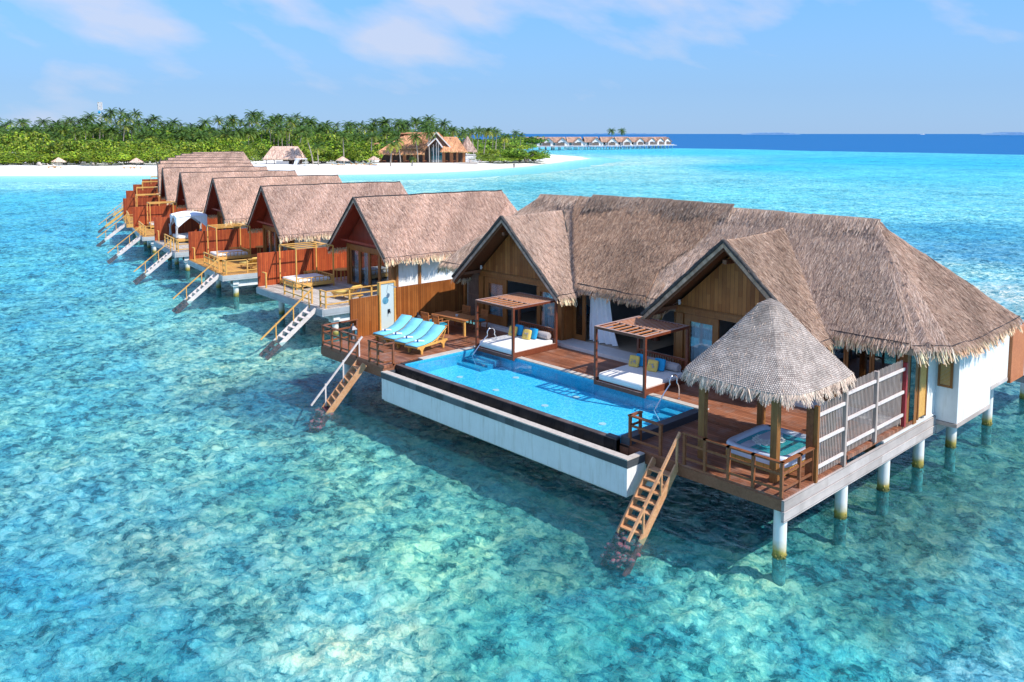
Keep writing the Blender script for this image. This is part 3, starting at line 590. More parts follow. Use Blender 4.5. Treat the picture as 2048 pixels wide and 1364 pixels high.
def watermat(name, tint, bs, bst, dist, rmax=.8, ior=1.33, rough=.03, s2=None, veil=0, vcol=(.05, .5, .6)):
    m, n, b = newmat(name); n.n.remove(b); g = n('ShaderNodeNewGeometry', 'Position')
    v = n.vmath('MULTIPLY', g, (1, 1.0, 1)); a = n.noise(v, bs, 4, .6, .6)
    if s2: a = n.math('ADD', a, n.math('MULTIPLY', n.noise(v, s2, 3, .5, .3), 1.4))
    nb = n('ShaderNodeBump', Strength=bst, Distance=dist, Height=a)
    f = n.math('MULTIPLY', n('ShaderNodeFresnel', IOR=ior, Normal=nb), rmax)
    f = n.math('MINIMUM', f, .42)
    n.l.new(n('ShaderNodeMixShader', _0=f, _1=n('ShaderNodeMixShader', _0=veil, _1=n('ShaderNodeBsdfTransparent', Color=tint), _2=n('ShaderNodeBsdfDiffuse', Color=vcol)), _2=n('ShaderNodeBsdfGlossy', Color=(.95, .98, 1), Roughness=rough, Normal=nb)), n.n['Material Output'].inputs[0]); return m
M['poolwater'] = watermat('pool_water', (.70, .93, .99), 2.2, .35, .05, .7)
MB().poly([(-16.7, -.01, 1.893), (-5.5, -.01, 1.893), (-5.5, 3.85, 1.893), (-16.7, 3.85, 1.893)]).build('water_surface', 'poolwater', PL)
def grab(name, label, pts, extra):
    o = thing(name, label, 'handrail', pts[0]); MB().tube(pts, .024, 10).build('rail', 'steel', o); MB().tube(extra, .024, 10).build('brace', 'steel', o); MB().cyl(Vector(pts[-1]) + Vector((0, 0, -.02)), Vector(pts[-1]) + Vector((0, 0, .02)), .06, n=14).build('base_plate', 'steel', o)
def hook(x, y, z, dx=0):
    """deck post, round crook and slanting rail into the water"""
    P = []
    for i in range(9): a = -.5 + i * (math.pi + 1.0) / 8; P.append((x, y - .22 + .22 * math.cos(a) - .12, z + .72 + .2 * math.sin(a)))
    return [(x, y, z), (x, y, z + .35), (x, y - .05, z + .5)] + P + [(x, y - .85, z + .40), (x, y - 1.4, z - .12)], [(x, y - 1.4, z - .12), (x + .35, y - 1.45, z - .5)]
a, b = hook(-16.2, 4.5, ZD); grab('pool_handrail', 'curved steel handrail entering the pool left of the far daybed', list(reversed(a)), b)
a, b = hook(-6.5, 4.4, ZD); grab('pool_handrail', 'curved steel handrail entering the pool in front of the near daybed', list(reversed(a)), b)
# ---- pergola daybeds
def daybed(x0, y0, label, w_=2.4, d=2.62, zt=4.1):
    x1, y1 = x0 + w_, y0 + d; o = thing('pergola_daybed', label, 'daybed', ((x0 + x1) / 2, (y0 + y1) / 2, 1.9), 'slatted pergola daybeds by the pool'); p = .1
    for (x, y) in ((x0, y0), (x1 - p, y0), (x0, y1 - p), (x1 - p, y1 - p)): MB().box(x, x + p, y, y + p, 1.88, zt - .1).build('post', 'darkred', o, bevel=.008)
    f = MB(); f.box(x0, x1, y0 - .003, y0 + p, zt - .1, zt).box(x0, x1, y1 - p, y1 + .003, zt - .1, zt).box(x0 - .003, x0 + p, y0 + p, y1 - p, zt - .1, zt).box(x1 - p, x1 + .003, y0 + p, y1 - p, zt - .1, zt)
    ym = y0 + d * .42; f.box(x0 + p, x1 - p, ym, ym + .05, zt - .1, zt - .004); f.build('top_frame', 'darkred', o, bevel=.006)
    s = MB()
    for i in range(7): x = x0 + p + (w_ - 2 * p) * (i + .5) / 7; s.box(x - .018, x + .018, y0 + p, ym, zt - .06, zt - .006)
    for i in range(15): x = x0 + p + (w_ - 2 * p) * (i + .5) / 15; s.box(x - .016, x + .016, ym + .05, y1 - p, zt - .045, zt - .005)
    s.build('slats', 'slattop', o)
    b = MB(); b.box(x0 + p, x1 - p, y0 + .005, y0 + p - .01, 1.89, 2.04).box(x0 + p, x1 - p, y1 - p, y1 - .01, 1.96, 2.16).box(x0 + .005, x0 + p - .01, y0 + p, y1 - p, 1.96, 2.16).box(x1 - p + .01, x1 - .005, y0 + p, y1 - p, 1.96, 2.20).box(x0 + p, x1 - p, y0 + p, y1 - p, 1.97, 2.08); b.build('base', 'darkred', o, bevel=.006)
    MB().blob(((x0 + x1) / 2, (y0 + y1) / 2 - .02, 2.2), (w_ - .22, d - .2, .26), .16, .1, 40, 12).build('mattress', 'fabric', o)
    r = MB(); yb = y1 - p; r.box(x0 + p, x1 - p, yb, yb + .05, 2.74, 2.82)
    for i in range(19): x = x0 + p + (w_ - 2 * p) * (i + .5) / 19; r.box(x - .018, x + .018, yb + .01, yb + .04, 2.16, 2.74)
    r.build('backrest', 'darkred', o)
    return x0, y0, x1, y1
def pillow(c, s, m, label, rz=0, tilt=-.35, print_=None, name='cushion', cat='cushion'):
    mm = Matrix.Rotation(rz, 3, 'Z') @ Matrix.Rotation(tilt, 3, 'X'); o = MB().blob(c, s, .26, .7, 28, 14, mm).build(name, m, None, (c[0], c[1], c[2] - s[2] / 2)); tag(o, label, cat)
    if print_:
        q = MB(); off = mm @ Vector((0, -s[1] / 2 - .006, 0)); rg = random.Random(int(c[0] * 10))
        for i in range(7): q.blob(Vector(c) + off + mm @ Vector((rg.uniform(-.1, .1), .0, rg.uniform(-.1, .08))), (rg.uniform(.05, .11), .03, rg.uniform(.03, .08)), 1, 1, 8, 5)
        q.build('printed_motif', 'greyfab', o)
for k, (x0, nm) in enumerate(((-16.68, 'far'), (-9.86, 'near'))):
    X0, Y0, X1, Y1 = daybed(x0, 3.68, f'dark red pergola daybed with white mattress, {["beside the dining table", "next to the conical gazebo"][k]}')
    o = MB().tube([(X0 + .55, Y1 - .3, 2.5), (X0 + .6, Y1 - .3, 2.5), (X1 - .28, Y1 - .3, 2.5), (X1 - .22, Y1 - .3, 2.5)], [.13, .16, .16, .13], 16).build('bolster', 'greyfab', None, (X0 + 1.3, Y1 - .3, 2.34)); tag(o, f'long grey bolster along the back of the {nm} pergola daybed', 'bolster')
    pillow((X0 + .62, Y1 - .62, 2.56), (.46, .16, .46), 'bluefab', f'blue cushion at the left of the {nm} pergola daybed behind a yellow one', .1)
    pillow((X0 + .50, Y1 - .86, 2.53), (.44, .15, .44), 'yellowfab', f'yellow printed cushion at the left of the {nm} pergola daybed', .15, print_=True)
    pillow((X0 + 1.52, Y1 - .62, 2.56), (.46, .16, .46), 'bluefab', f'blue cushion at the right of the {nm} pergola daybed beside the bolster end', .1)
    pillow((X0 + 1.38, Y1 - .86, 2.53), (.44, .15, .44), 'yellowfab', f'yellow printed cushion at the right of the {nm} pergola daybed', .15, print_=True)
# ---- sun loungers: axis along +Y, head raised
def lounger_proto():
    o = thing('sun_lounger', 'x', 'sun lounger', (0, 0, 0), 'aqua sun loungers in a row')
    f = MB()
    for x in (-.34, .34): f.box(x - .025, x + .025, 0, 2.0, .27, .35)
    for y in (.05, .7, 1.35, 1.95): f.box(-.34, .34, y - .03, y + .03, .28, .33)
    for y in (1.15, 1.6): f.bar((-.3, y + .1, .3), (-.3, y + .35, .5 + (y - 1.15) * .5), .03, .03); f.bar((.3, y + .1, .3), (.3, y + .35, .5 + (y - 1.15) * .5), .03, .03)
    f.build('frame', 'yellowood', o)
    for x in (-.34, .34):
        for y in (.28, 1.72):
            l = MB(); l.prism([(x - .03, y - .2, .28), (x - .03, y + .2, .28), (x - .03, y + .07, .17), (x - .03, y + .05, 0), (x - .03, y - .05, 0), (x - .03, y - .07, .17)], (.06, 0, 0)); l.build('leg', 'yellowood', o)
    prof = [(0, .36), (.5, .36), (.95, .40), (1.25, .48), (1.55, .64), (1.9, .86)]
    bk = MB()
    for x in (-.35, .35): bk.tube([(x, a, b - .03) for a, b in prof], .024, 6)
    bk.bar((-.37, 1.92, .85), (.37, 1.92, .85), .05, .05); bk.build('back_frame', 'yellowood', o)
    c = MB(); v = []
    for a, b in prof: v += [(-.33, a, b), (-.3, a, b + .06), (.3, a, b + .06), (.33, a, b)]
    nn = len(prof); c.add(v, [(i * 4 + k, i * 4 + (k + 1) % 4, (i + 1) * 4 + (k + 1) % 4, (i + 1) * 4 + k) for i in range(nn - 1) for k in range(4)] + [(3, 2, 1, 0), tuple(range(4 * nn - 4, 4 * nn))], True); c.build('mattress', 'aqua', o)
    return o
LG = lounger_proto()
for i, (x, y) in enumerate(((-17.75, 1.05), (-18.62, 1.1), (-19.5, 1.15), (-20.4, 1.2))):
    o = LG if i == 0 else copy_tree(LG)
    rz = R(13); o.location = (x, y, ZD); o.rotation_euler = (0, 0, rz)
    o['label'] = ['aqua sun lounger nearest the pool, first of the row of four', 'aqua sun lounger second from the pool edge', 'aqua sun lounger third from the pool edge', 'aqua sun lounger farthest from the pool, beside the shower platform'][i]
    mm = Matrix.Rotation(rz, 4, 'Z'); c = Vector((x, y, ZD)) + mm @ Vector((0, .55, .47))
    t_ = thing('rolled_towel', ['white rolled towel on the lounger nearest the pool', 'white rolled towel on the second lounger from the pool', 'white rolled towel on the third lounger from the pool', 'white rolled towel on the lounger farthest from the pool'][i], 'towel', c, 'rolled towels on the loungers')
    d = mm @ Vector((.17, .10, 0)); MB().cyl(c - d, c + d, .05, n=14).build('roll', 'towel', t_); MB().cyl(c - d * .55, c - d * .2, .054, n=14).build('printed_band', 'navy', t_)
# ---- dining set
TB = thing('dining_table', 'long golden teak dining table on the deck beside the loungers', 'table', (-20.0, 5.2, ZD), None)
mT = Matrix.Translation((-19.85, 5.15, ZD)) @ Matrix.Rotation(R(4), 4, 'Z')
MB().box(-1.15, 1.15, -.5, .5, .70, .74, mT).build('table_top', 'teak', TB, bevel=.006); MB().box(-1.05, 1.05, -.42, -.39, .6, .7, mT).box(-1.05, 1.05, .39, .42, .6, .7, mT).build('apron', 'yellowood', TB)
for x in (-1.05, 1.05):
    for y in (-.42, .42): MB().box(x - .045, x + .045, y - .045, y + .045, 0, .7, mT).build('leg', 'yellowood', TB)
tag(MB().cyl(mT @ Vector((.1, 0, .74)), mT @ Vector((.1, 0, .80)), .06, .07, 16).build('bowl', 'sill', None, mT @ Vector((.1, 0, .74))), 'small white bowl on the teak dining table', 'bowl')
def chair_proto(cush='aquadk', name='armchair', cat='chair', grp='teak armchairs round the dining table', wd='teak', seat=True):
    o = thing(name, 'x', cat, (0, 0, 0), grp)   # faces +Y
    for x in (-.25, .25):
        MB().bar((x, .22, 0), (x, .22, .62), .045, .045, (0, 1, 0)).build('leg', wd, o); MB().bar((x, -.24, 0), (x, -.34, .92), .045, .045, (0, 1, 0)).build('leg', wd, o)
        MB().box(x - .03, x + .03, -.3, .27, .62, .65).build('armrest', wd, o)
    s = MB(); s.box(-.25, .25, -.24, .24, .38, .43); s.build('seat', wd, o)
    b = MB(); b.bar((-.25, -.335, .88), (.25, -.335, .88), .05, .08)
    for i in range(7): x = -.21 + i * .07; b.bar((x, -.275, .45), (x, -.335, .86), .045, .015, (0, 1, 0))
    b.build('backrest', wd, o)
    if seat: MB().blob((0, 0, .46), (.46, .46, .09), .4, .25).build('seat_cushion', cush, o)
    return o
CH = chair_proto()
for i, (x, y, rz, lb) in enumerate(((-20.75, 4.35, 3, 'teak armchair with teal seat pad at the table, nearest the black lantern'), (-19.85, 4.3, -4, 'teak armchair with teal seat pad at the table, behind the loungers'), (-20.6, 6.15, 184, 'teak armchair on the wall side of the table, farther from the pool'), (-19.3, 6.15, 176, 'teak armchair on the wall side of the table, nearer the sliding door'))):
    o = CH if i == 0 else copy_tree(CH); o.location = (x, y, ZD); o.rotation_euler = (0, 0, R(rz)); o['label'] = lb
def lantern(x, y, z, label, m, h=.62):
    o = thing('lantern', label, 'lantern', (x, y, z)); s = h / .62
    b = MB(); b.box(x - .13 * s, x + .13 * s, y - .13 * s, y + .13 * s, z, z + .04)
    for a in (-.11, .11):
        for c in (-.11, .11): b.box(x + a * s - .012, x + a * s + .012, y + c * s - .012, y + c * s + .012, z + .04, z + .36 * s)
    b.box(x - .13 * s, x + .13 * s, y - .13 * s, y + .13 * s, z + .36 * s, z + .39 * s); b.build('cage', m, o)
    MB().box(x - .1 * s, x + .1 * s, y - .1 * s, y + .1 * s, z + .05, z + .355 * s).build('pane', 'glass', o)
    MB().cyl((x, y, z + .04), (x, y, z + .2 * s), .045 * s, n=12).build('candle', 'sill', o)
    MB().cyl((x, y, z + .39 * s), (x, y, z + .52 * s), .17 * s, .05 * s, 4, smooth=False).cyl((x, y, z + .52 * s), (x, y, z + .58 * s), .05 * s, .04 * s, 8).blob((x, y, z + .60 * s), (.06, .06, .06), 1, 1, 8, 6).build('lid', m, o)
lantern(-21.75, .75, ZD, 'silver lantern behind the railing of the left deck corner', 'zinc', .72)
lantern(-21.45, 4.15, ZD, 'dark blue-black lantern standing by the long fence near the table', 'darkmetal', .8)
# ---- outdoor shower, fences at the left edge
SH = thing('outdoor_shower', 'pale mosaic outdoor shower panel framed in light wood on a low platform', 'shower', (-21.9, 2.7, ZD))
MB().box(-22.02, -21.9, 2.35, 3.1, ZD, 4.25).build('mosaic_panel', 'shower', SH)
MB().box(-22.05, -21.86, 2.27, 2.35, ZD, 4.33).box(-22.05, -21.86, 3.1, 3.18, ZD, 4.33).box(-22.05, -21.86, 2.35, 3.1, 4.25, 4.33).build('panel_frame', 'yellowood', SH, label='light wood frame')
MB().box(-21.85, -20.9, 2.15, 3.35, ZD, ZD + .06).build('platform', 'yellowood', SH, bevel=.01)
MB().cyl((-21.9, 2.62, 3.45), (-21.888, 2.62, 3.45), .17, n=24).build('round_motif', 'mosaicblue', SH)
MB().tube([(-21.89, 2.78, 4.2), (-21.6, 2.8, 4.18), (-21.5, 2.9, 4.12)], .012, 8).cyl((-21.5, 2.9, 4.12), (-21.5, 2.9, 4.09), .09, n=16).build('shower_head', 'steel', SH)
MB().box(-21.9, -21.84, 2.74, 2.84, 2.85, 3.02).tube([(-21.84, 2.79, 2.95), (-21.76, 2.79, 2.95), (-21.76, 2.79, 2.83)], .015, 8).build('tap', 'darkmetal', SH)
tag(MB().box(-22.02, -21.95, .75, 2.25, ZD - .1, 3.73).build('wooden_fence', 'fencebig', None, (-22, 1.5, ZD)), 'short brown vertical-board fence beside the outdoor shower', 'fence')
tag(MB().box(-22.0, -21.92, 3.2, 7.4, ZD - .1, 3.98).build('wooden_fence', 'fencebig', None, (-22, 5.3, ZD)), 'long brown vertical-board fence behind the teak dining table', 'fence')
# ---- railings
def railing(pts, z, label, h=.93, m='railw', post=.08, caps=True, rails=(.2, .62), loc=None, nopost=(), group=None, name='railing'):
    o = thing(name, label, 'railing', loc or (pts[0][0], pts[0][1], z), group); cap = MB(); rl_ = MB()
    for i, (x, y) in enumerate(pts):
        if i not in nopost: MB().box(x - post / 2, x + post / 2, y - post / 2, y + post / 2, z - .0, z + h - .03).build('post', m, o)
    for a, b in zip(pts[:-1], pts[1:]):
        a, b = Vector((*a, 0)), Vector((*b, 0)); e = (b - a).normalized() * .05
        cap.bar(a - e + Vector((0, 0, z + h)), b + e + Vector((0, 0, z + h)), .12, .045)
        for r in rails: rl_.bar(a + Vector((0, 0, z + r)), b + Vector((0, 0, z + r)), .035, .07)
    cap.build('handrail', m, o); rl_.build('rails', m, o); return o
railing([(-3.12, .02), (-2.42, .02), (-1.66, .02), (-.9, .02), (-.06, .02), (-.06, .92), (-.06, 1.62)], ZL, 'brown railing round the gazebo corner of the lower deck')
railing([(-5.15, .55), (-5.15, .06), (-4.0, .06)], ZL, 'short brown railing between the pool corner and the near swim stair')
railing([(-21.85, 1.0), (-21.85, .1), (-21.85, -.74), (-21.1, -.74), (-20.35, -.74), (-19.7, -.74), (-19.1, -.74)], ZD - .08, 'dark railing round the far left corner of the pool deck', nopost=(1,))
railing([(-18.15, -.74), (-17.55, -.74), (-17.15, -.74), (-17.12, -.3)], ZD - .08, 'short dark railing between the far swim stair and the pool wall', nopost=(2,))
# ---- swim stairs
def swim_stair(x, y, z, label, w_=.8, run=1.75, drop=2.5, m='stair', slope=None, side=-1, group='stairs down into the sea', mr=None, hr=True, gro=True):
    o = thing('swim_stair', label, 'stair', (x, y, z), group); k = run / z; zb = z - drop; yb = y - drop * k; yw = y - (z + .02) * k
    for sx in (-w_ / 2, w_ / 2): MB().bar((x + sx, y, z - .1), (x + sx, yw, -.12), .05, .24).build('stringer', m, o); MB().bar((x + sx, yw, -.12), (x + sx, yb, zb - .1), .05, .24).build('stringer', 'submerged', o)
    if gro:
        g_ = MB(); rg_ = random.Random(int(x * 10))
        for q in range(70): zz = -rg_.uniform(.05, .65); g_.blob((x + rg_.uniform(-.5, .5), y - (z - zz) * k + rg_.uniform(-.2, .2), zz), (rg_.uniform(.08, .28), rg_.uniform(.08, .28), rg_.uniform(.05, .14)), 1, 1, 8, 5)
        g_.build('growth', 'growth', o)
    n = int(drop / .21)
    for i in range(1, n): zz = z - i * drop / n; MB().box(x - w_ / 2 + .03, x + w_ / 2 - .03, y - (z - zz) * k - .13, y - (z - zz) * k + .13, zz - .11, zz - .07).build('tread', m if zz > .15 else 'submerged', o)
    if hr:
        h = MB(); sx = x + side * w_ / 2 * 1.0
        h.bar((sx, y + .12, z + .88), (sx, y - (z + .62) * k, .12), .07, .07)
        h.build('handrail', mr or m, o)
        for q in (.02, .42, .86): MB().bar((sx + .0, y - q * (z + .2) * k + .02, z - q * (z + .2) - .12), (sx, y - q * (z + .2) * k + .02, z - q * (z + .2) * .93 + .82 - .1 * q), .055, .055, (0, 1, 0)).build('handrail_post', mr or m, o)
    return o
M['submerged'] = mat('algae_red_wood', (.16, .045, .05), .8, var=.5, scale=7)
def growthmat():
    m, n, b = newmat('encrusting_growth'); g = n('ShaderNodeNewGeometry', 'Position'); f = n.noise(g, 5.0, 4, .7); n.set(b.inputs['Base Color'], n.ramp(f, (.35, (.02, .08, .10)), (.48, (.13, .10, .10)), (.56, (.46, .05, .08)), (.66, (.10, .16, .15)))); b.inputs['Roughness'].default_value = 1; return m
M['growth'] = growthmat()
swim_stair(-3.72, -.05, ZL, 'wooden swim stair from the lower deck by the gazebo, nearest the camera', side=1, run=1.6)
_s = swim_stair(-18.62, -.8, ZD - .05, 'wooden swim stair from the left end of the pool deck', side=-1, run=1.55, mr='palewood'); _s.rotation_euler = (0, 0, R(-18))
# ---- gazebo
GZ = thing('gazebo', 'conical thatched gazebo on four brown posts over the hot tub', 'gazebo', (-1.9, 2.6, ZL))
for x, y, z in ((-3.05, .8, ZL), (-.72, .8, ZL), (-3.05, 4.0, ZD), (-.72, 4.0, ZD)): MB().box(x - .1, x + .1, y - .1, y + .1, z, 4.25).build('post', 'post', GZ, bevel=.01)
gc = Vector((-1.95, 2.45, 0)); top = Vector((-1.95, 2.45, 6.44)); hx, hy = 2.1, 2.15; ring = []
for (sx, sy) in ((-1, -1), (1, -1), (1, 1), (-1, 1)):
    ring.append((sx, sy))
def gpt(a, r, z):     # rounded square outline
    c, s_ = math.cos(a), math.sin(a); q = (abs(c) ** 5 + abs(s_) ** 5) ** (-1 / 5) * .93
    return Vector((gc.x + c * q * hx * r, gc.y + s_ * q * hy * r, z))
NA = 28; gp = []
for k in range(NA):
    a0, a1 = 2 * math.pi * k / NA, 2 * math.pi * (k + 1) / NA
    gp.append(dict(poly=[gpt(a0, 1, 4.30), gpt(a1, 1, 4.30), gpt(a1, .55, 5.28), gpt(a0, .55, 5.28)], eaves=[(0, 1)], d=.0 + .5))
    gp.append(dict(poly=[gpt(a0, .55, 5.28), gpt(a1, .55, 5.28), gpt(a1, .13, 6.30), gpt(a0, .13, 6.30)], eaves=[]))
    gp.append(dict(poly=[gpt(a0, .13, 6.30), gpt(a1, .13, 6.30), top], eaves=[], nosoff=True))
def weavemat():
    m, n, b = newmat('woven_palm_roof'); uv = n('ShaderNodeNewGeometry', 'Position'); s = n('ShaderNodeSeparateXYZ', None, Vector=uv)
    dx = n.math('SUBTRACT', s.outputs[0], gc.x); dy = n.math('SUBTRACT', s.outputs[1], gc.y); an = n.math('ARCTAN2', dy, dx)
    wz = n.math('ADD', s.outputs[2], n.math('MULTIPLY', n.math('SUBTRACT', n.noise(uv, 2.0, 4, .6), .5), .07))
    row = n.math('DIVIDE', wz, .042); fr = n.math('FRACT', row); fl_ = n.math('FLOOR', row)
    col = n.math('ADD', n.math('MULTIPLY', an, 34.0), n.math('MULTIPLY', n.math('MODULO', fl_, 2.0), .5)); cf = n.math('FRACT', col)
    wn_ = n('ShaderNodeTexWhiteNoise', 'Value', props=dict(noise_dimensions='2D'), Vector=n('ShaderNodeCombineXYZ', X=fl_, Y=n.math('FLOOR', col)))
    h = n.math('MULTIPLY', n.math('SINE', n.math('MULTIPLY', fr, 3.14159)), n.math('SINE', n.math('MULTIPLY', cf, 3.14159)))
    c = n.mix(n.math('ADD', n.math('MULTIPLY', wn_, .6), n.math('MULTIPLY', n.noise(uv, 1.3, 4, .6), .5)), (.30, .235, .20), (.64, .55, .48))
    c = n.mix(n.math('LESS_THAN', fr, .2), c, (.13, .095, .08)); c = n.mix(n.math('MULTIPLY', n.math('LESS_THAN', cf, .2), .8), c, (.16, .12, .10)); pt = n.noise(uv, 2.4, 5, .65); c = n.mix(1.0, c, n.ramp(pt, (.3, .62), (.7, 1.25)), 'MULTIPLY')
    n.set(b.inputs['Base Color'], c); b.inputs['Roughness'].default_value = .85
    n.set(b.inputs['Normal'], n('ShaderNodeBump', Strength=.8, Distance=.02, Height=h)); return m
M['weave'] = weavemat()
gr = thatch(gp, GZ, dens=60, bl=(.05, .14), bw=(.006, .016), thick=.06, fringe=4.0, fl=(.16, .36), fw=(.01, .028), tint=(1.15, 1.2, 1.25), cords=False, fr_tint=(1.05, 1.08, 1.08), bump_=.03)
gr.data.materials[0] = M['weave']
MB().box(-3.1, -.67, .75, .85, 4.0, 4.14).box(-3.1, -.67, 3.95, 4.05, 4.0, 4.14).box(-3.1, -3.0, .85, 3.95, 4.0, 4.14).box(-.77, -.67, .85, 3.95, 4.0, 4.14).bar((-3.05, .8, 4.15), (-1.95, 2.45, 6.1), .08, .1).bar((-.72, .8, 4.1), (-1.95, 2.45, 6.2), .08, .1).bar((-3.05, 4, 4.1), (-1.95, 2.45, 6.2), .08, .1).bar((-.72, 4, 4.1), (-1.95, 2.45, 6.2), .08, .1).build('roof_beam', 'post', GZ)
# ---- hot tub
HT = thing('hot_tub', 'white hot tub with golden side panels and churning water under the gazebo', 'hot tub', (-1.6, 2.3, ZL))
hx0, hx1, hy0, hy1 = -2.62, -.62, 1.15, 3.45
MB().box(hx0 + .07, hx1 - .07, hy0 + .07, hy1 - .07, ZL, ZL + .32).build('cabinet', 'cabinet', HT, bevel=.05)
n_ = 40; sh = MB(); v = []
def rr_(t_, r, z, ex=.28):
    c, s_ = math.cos(t_), math.sin(t_); sg = lambda x: math.copysign(abs(x) ** ex, x)
    return ((hx0 + hx1) / 2 + sg(c) * (hx1 - hx0) / 2 * r, (hy0 + hy1) / 2 + sg(s_) * (hy1 - hy0) / 2 * (1 - (1 - r) * .9), z)
prof = [(1.0, ZL + .27), (1.01, ZL + .50), (.985, ZL + .55), (.86, ZL + .55), (.80, ZL + .5), (.76, ZL + .30), (.72, ZL + .12)]
for r, z in prof: v += [rr_(2 * math.pi * i / n_, r, z) for i in range(n_)]
sh.add(v, [(j * n_ + i, j * n_ + (i + 1) % n_, (j + 1) * n_ + (i + 1) % n_, (j + 1) * n_ + i) for j in range(len(prof) - 1) for i in range(n_)] + [tuple(range((len(prof) - 1) * n_, len(prof) * n_))], True); sh.build('shell', 'shell', HT)
se = MB(); se.blob((hx0 + .62, hy1 - .75, ZL + .30), (.5, 1.1, .4), .3, .4); se.blob((hx0 + .55, hy0 + .6, ZL + .3), (.4, .7, .36), .3, .4); se.build('seat', 'shell', HT)
M['tubwater'] = watermat('tub_water', (.55, .92, .96), 7, .9, .08, .45, veil=.55, vcol=(.06, .62, .72))
MB().poly([rr_(2 * math.pi * i / n_, .79, ZL + .47) for i in range(n_)]).build('water_surface', 'tubwater', HT)
M['foam_'] = None
M['foam'] = mat('foaming_water', (.78, .88, .86), .5, var=.25, scale=14, bump=.8, bscale=30)
fo = MB(); rg = random.Random(5)
for i in range(230):
    a = rg.uniform(0, 7); r = rg.uniform(.0, 1) ** .7; fo.blob((hx0 + .78 + .38 * r * math.cos(a), hy0 + 1.25 + .55 * r * math.sin(a), ZL + .48), (rg.uniform(.05, .2), rg.uniform(.05, .2), .035), 1, 1, 8, 4)
fo.build('foam', 'foam', HT)
MB().cyl((hx1 - .25, hy1 - .45, ZL + .55), (hx1 - .25, hy1 - .45, ZL + .58), .1, n=20).cyl((hx0 + .3, hy1 - .15, ZL + .55), (hx0 + .3, hy1 - .15, ZL + .575), .05, n=14).build('controls', 'darkmetal', HT)
# ---- slatted screen along the open side
SF = thing('slatted_fence', 'grey weathered vertical-slat screen stepping up along the open side of the deck', 'fence', (0, 4.4, ZL))
segs = [(1.72, 3.28, 1.72, 3.86), (3.36, 5.22, 1.93, 4.12), (5.34, 7.25, 1.93, 4.10)]
for (y0, y1, z0, z1) in segs:
    s = MB(); n = int((y1 - y0) / .088)
    for i in range(n): y = y0 + (y1 - y0) * (i + .5) / n; s.box(-.05, -.034, y - .016, y + .016, z0 + .12, z1 + .01 * math.sin(i * 2.1))
    s.build('slats', 'slat', SF); r = MB()
    for q in (.14, .5, .86): z = z0 + .1 + (z1 - z0 - .1) * q; r.box(-.015, .03, y0 - .04, y1 + .06, z - .045, z + .045)
    r.build('rail', 'palewood', SF)
for y, z0, z1 in ((1.68, 1.7, 3.85), (3.32, 1.72, 3.98), (5.28, 1.93, 4.12)): MB().box(-.07, .06, y - .05, y + .06, z0, z1).build('post', 'slat' if y > 2 else 'frame', SF, bevel=.006)
MB().box(-.04, .07, 7.28, 7.4, 1.93, 4.0).build('end_post', 'redpost', SF, label='magenta red end post')
MB().box(-.16, -.12, 1.62, 1.66, 1.75, 3.8).box(-.26, -.06, 1.6, 1.7, 1.72, 3.75).build('gate_post', 'railw', SF)
# ================================================================== sea and sea bed
SRGB = lambda c: np.array([((x / 255 + .055) / 1.055) ** 2.4 if x > 10 else x / 255 / 12.92 for x in c])
# surveyed bed tones: (photo x, photo y) -> ground point, tone, reach
ZONES = [(-300, 400, 60, 185, 225), (100, 390, 70, 195, 230), (60, 450, 65, 180, 218), (120, 520, 75, 190, 218), (300, 600, 90, 190, 200), (60, 600, 75, 178, 205), (150, 700, 85, 185, 200), (500, 700, 130, 205, 195),
 (400, 640, 100, 185, 190), (540, 760, 40, 120, 150), (620, 745, 25, 105, 130), (150, 800, 90, 190, 200), (400, 850, 110, 200, 200), (700, 900, 120, 205, 190), (100, 950, 95, 185, 200), (300, 1050, 100, 175, 180), (80, 1150, 55, 165, 195), (-200, 1000, 80, 175, 195), (60, 1300, 70, 170, 190), (500, 1100, 95, 180, 185),
 (560, 930, 60, 160, 170), (300, 1250, 50, 155, 180), (700, 1250, 130, 205, 200), (900, 1050, 115, 205, 185), (1000, 1200, 60, 165, 170), (1100, 1050, 60, 130, 130), (1250, 1200, 40, 150, 165), (1450, 1180, 110, 205, 195), (1400, 1290, 80, 185, 180),
 (1700, 1300, 60, 185, 195), (1980, 1300, 120, 205, 225), (2000, 1100, 75, 165, 180), (1850, 1020, 65, 120, 115), (1750, 1150, 60, 140, 140), (1900, 1200, 60, 160, 175), (900, 860, 60, 140, 140), (1800, 930, 55, 110, 105), (2000, 900, 60, 130, 130),
 (1100, 360, 90, 200, 220), (1040, 350, 140, 220, 220), (1250, 330, 130, 220, 225), (1500, 330, 50, 195, 230), (1500, 385, 105, 215, 230), (1800, 345, 80, 205, 235), (1850, 415, 120, 220, 235), (1920, 450, 60, 165, 205), (1980, 490, 75, 160, 200), (1800, 400, 100, 205, 230),
 (2030, 560, 150, 205, 215), (2300, 500, 100, 190, 210), (1950, 530, 140, 215, 225), (1700, 318, 40, 190, 230), (1400, 302, 60, 200, 235), (1900, 322, 50, 190, 232), (1150, 325, 190, 230, 225), (1220, 318, 150, 225, 228), (700, 352, 140, 220, 225), (200, 356, 130, 220, 232), (950, 346, 165, 225, 222), (-200, 360, 120, 215, 230),
 (600, 560, 70, 160, 175), (2048, 640, 110, 175, 190), (1100, 700, 60, 120, 120)]
zp = np.array([tuple(at(z[0], z[1], 0))[:2] for z in ZONES]); zc_ = np.array([SRGB(z[2:]) for z in ZONES]); camxy = np.array(CAM[:2])
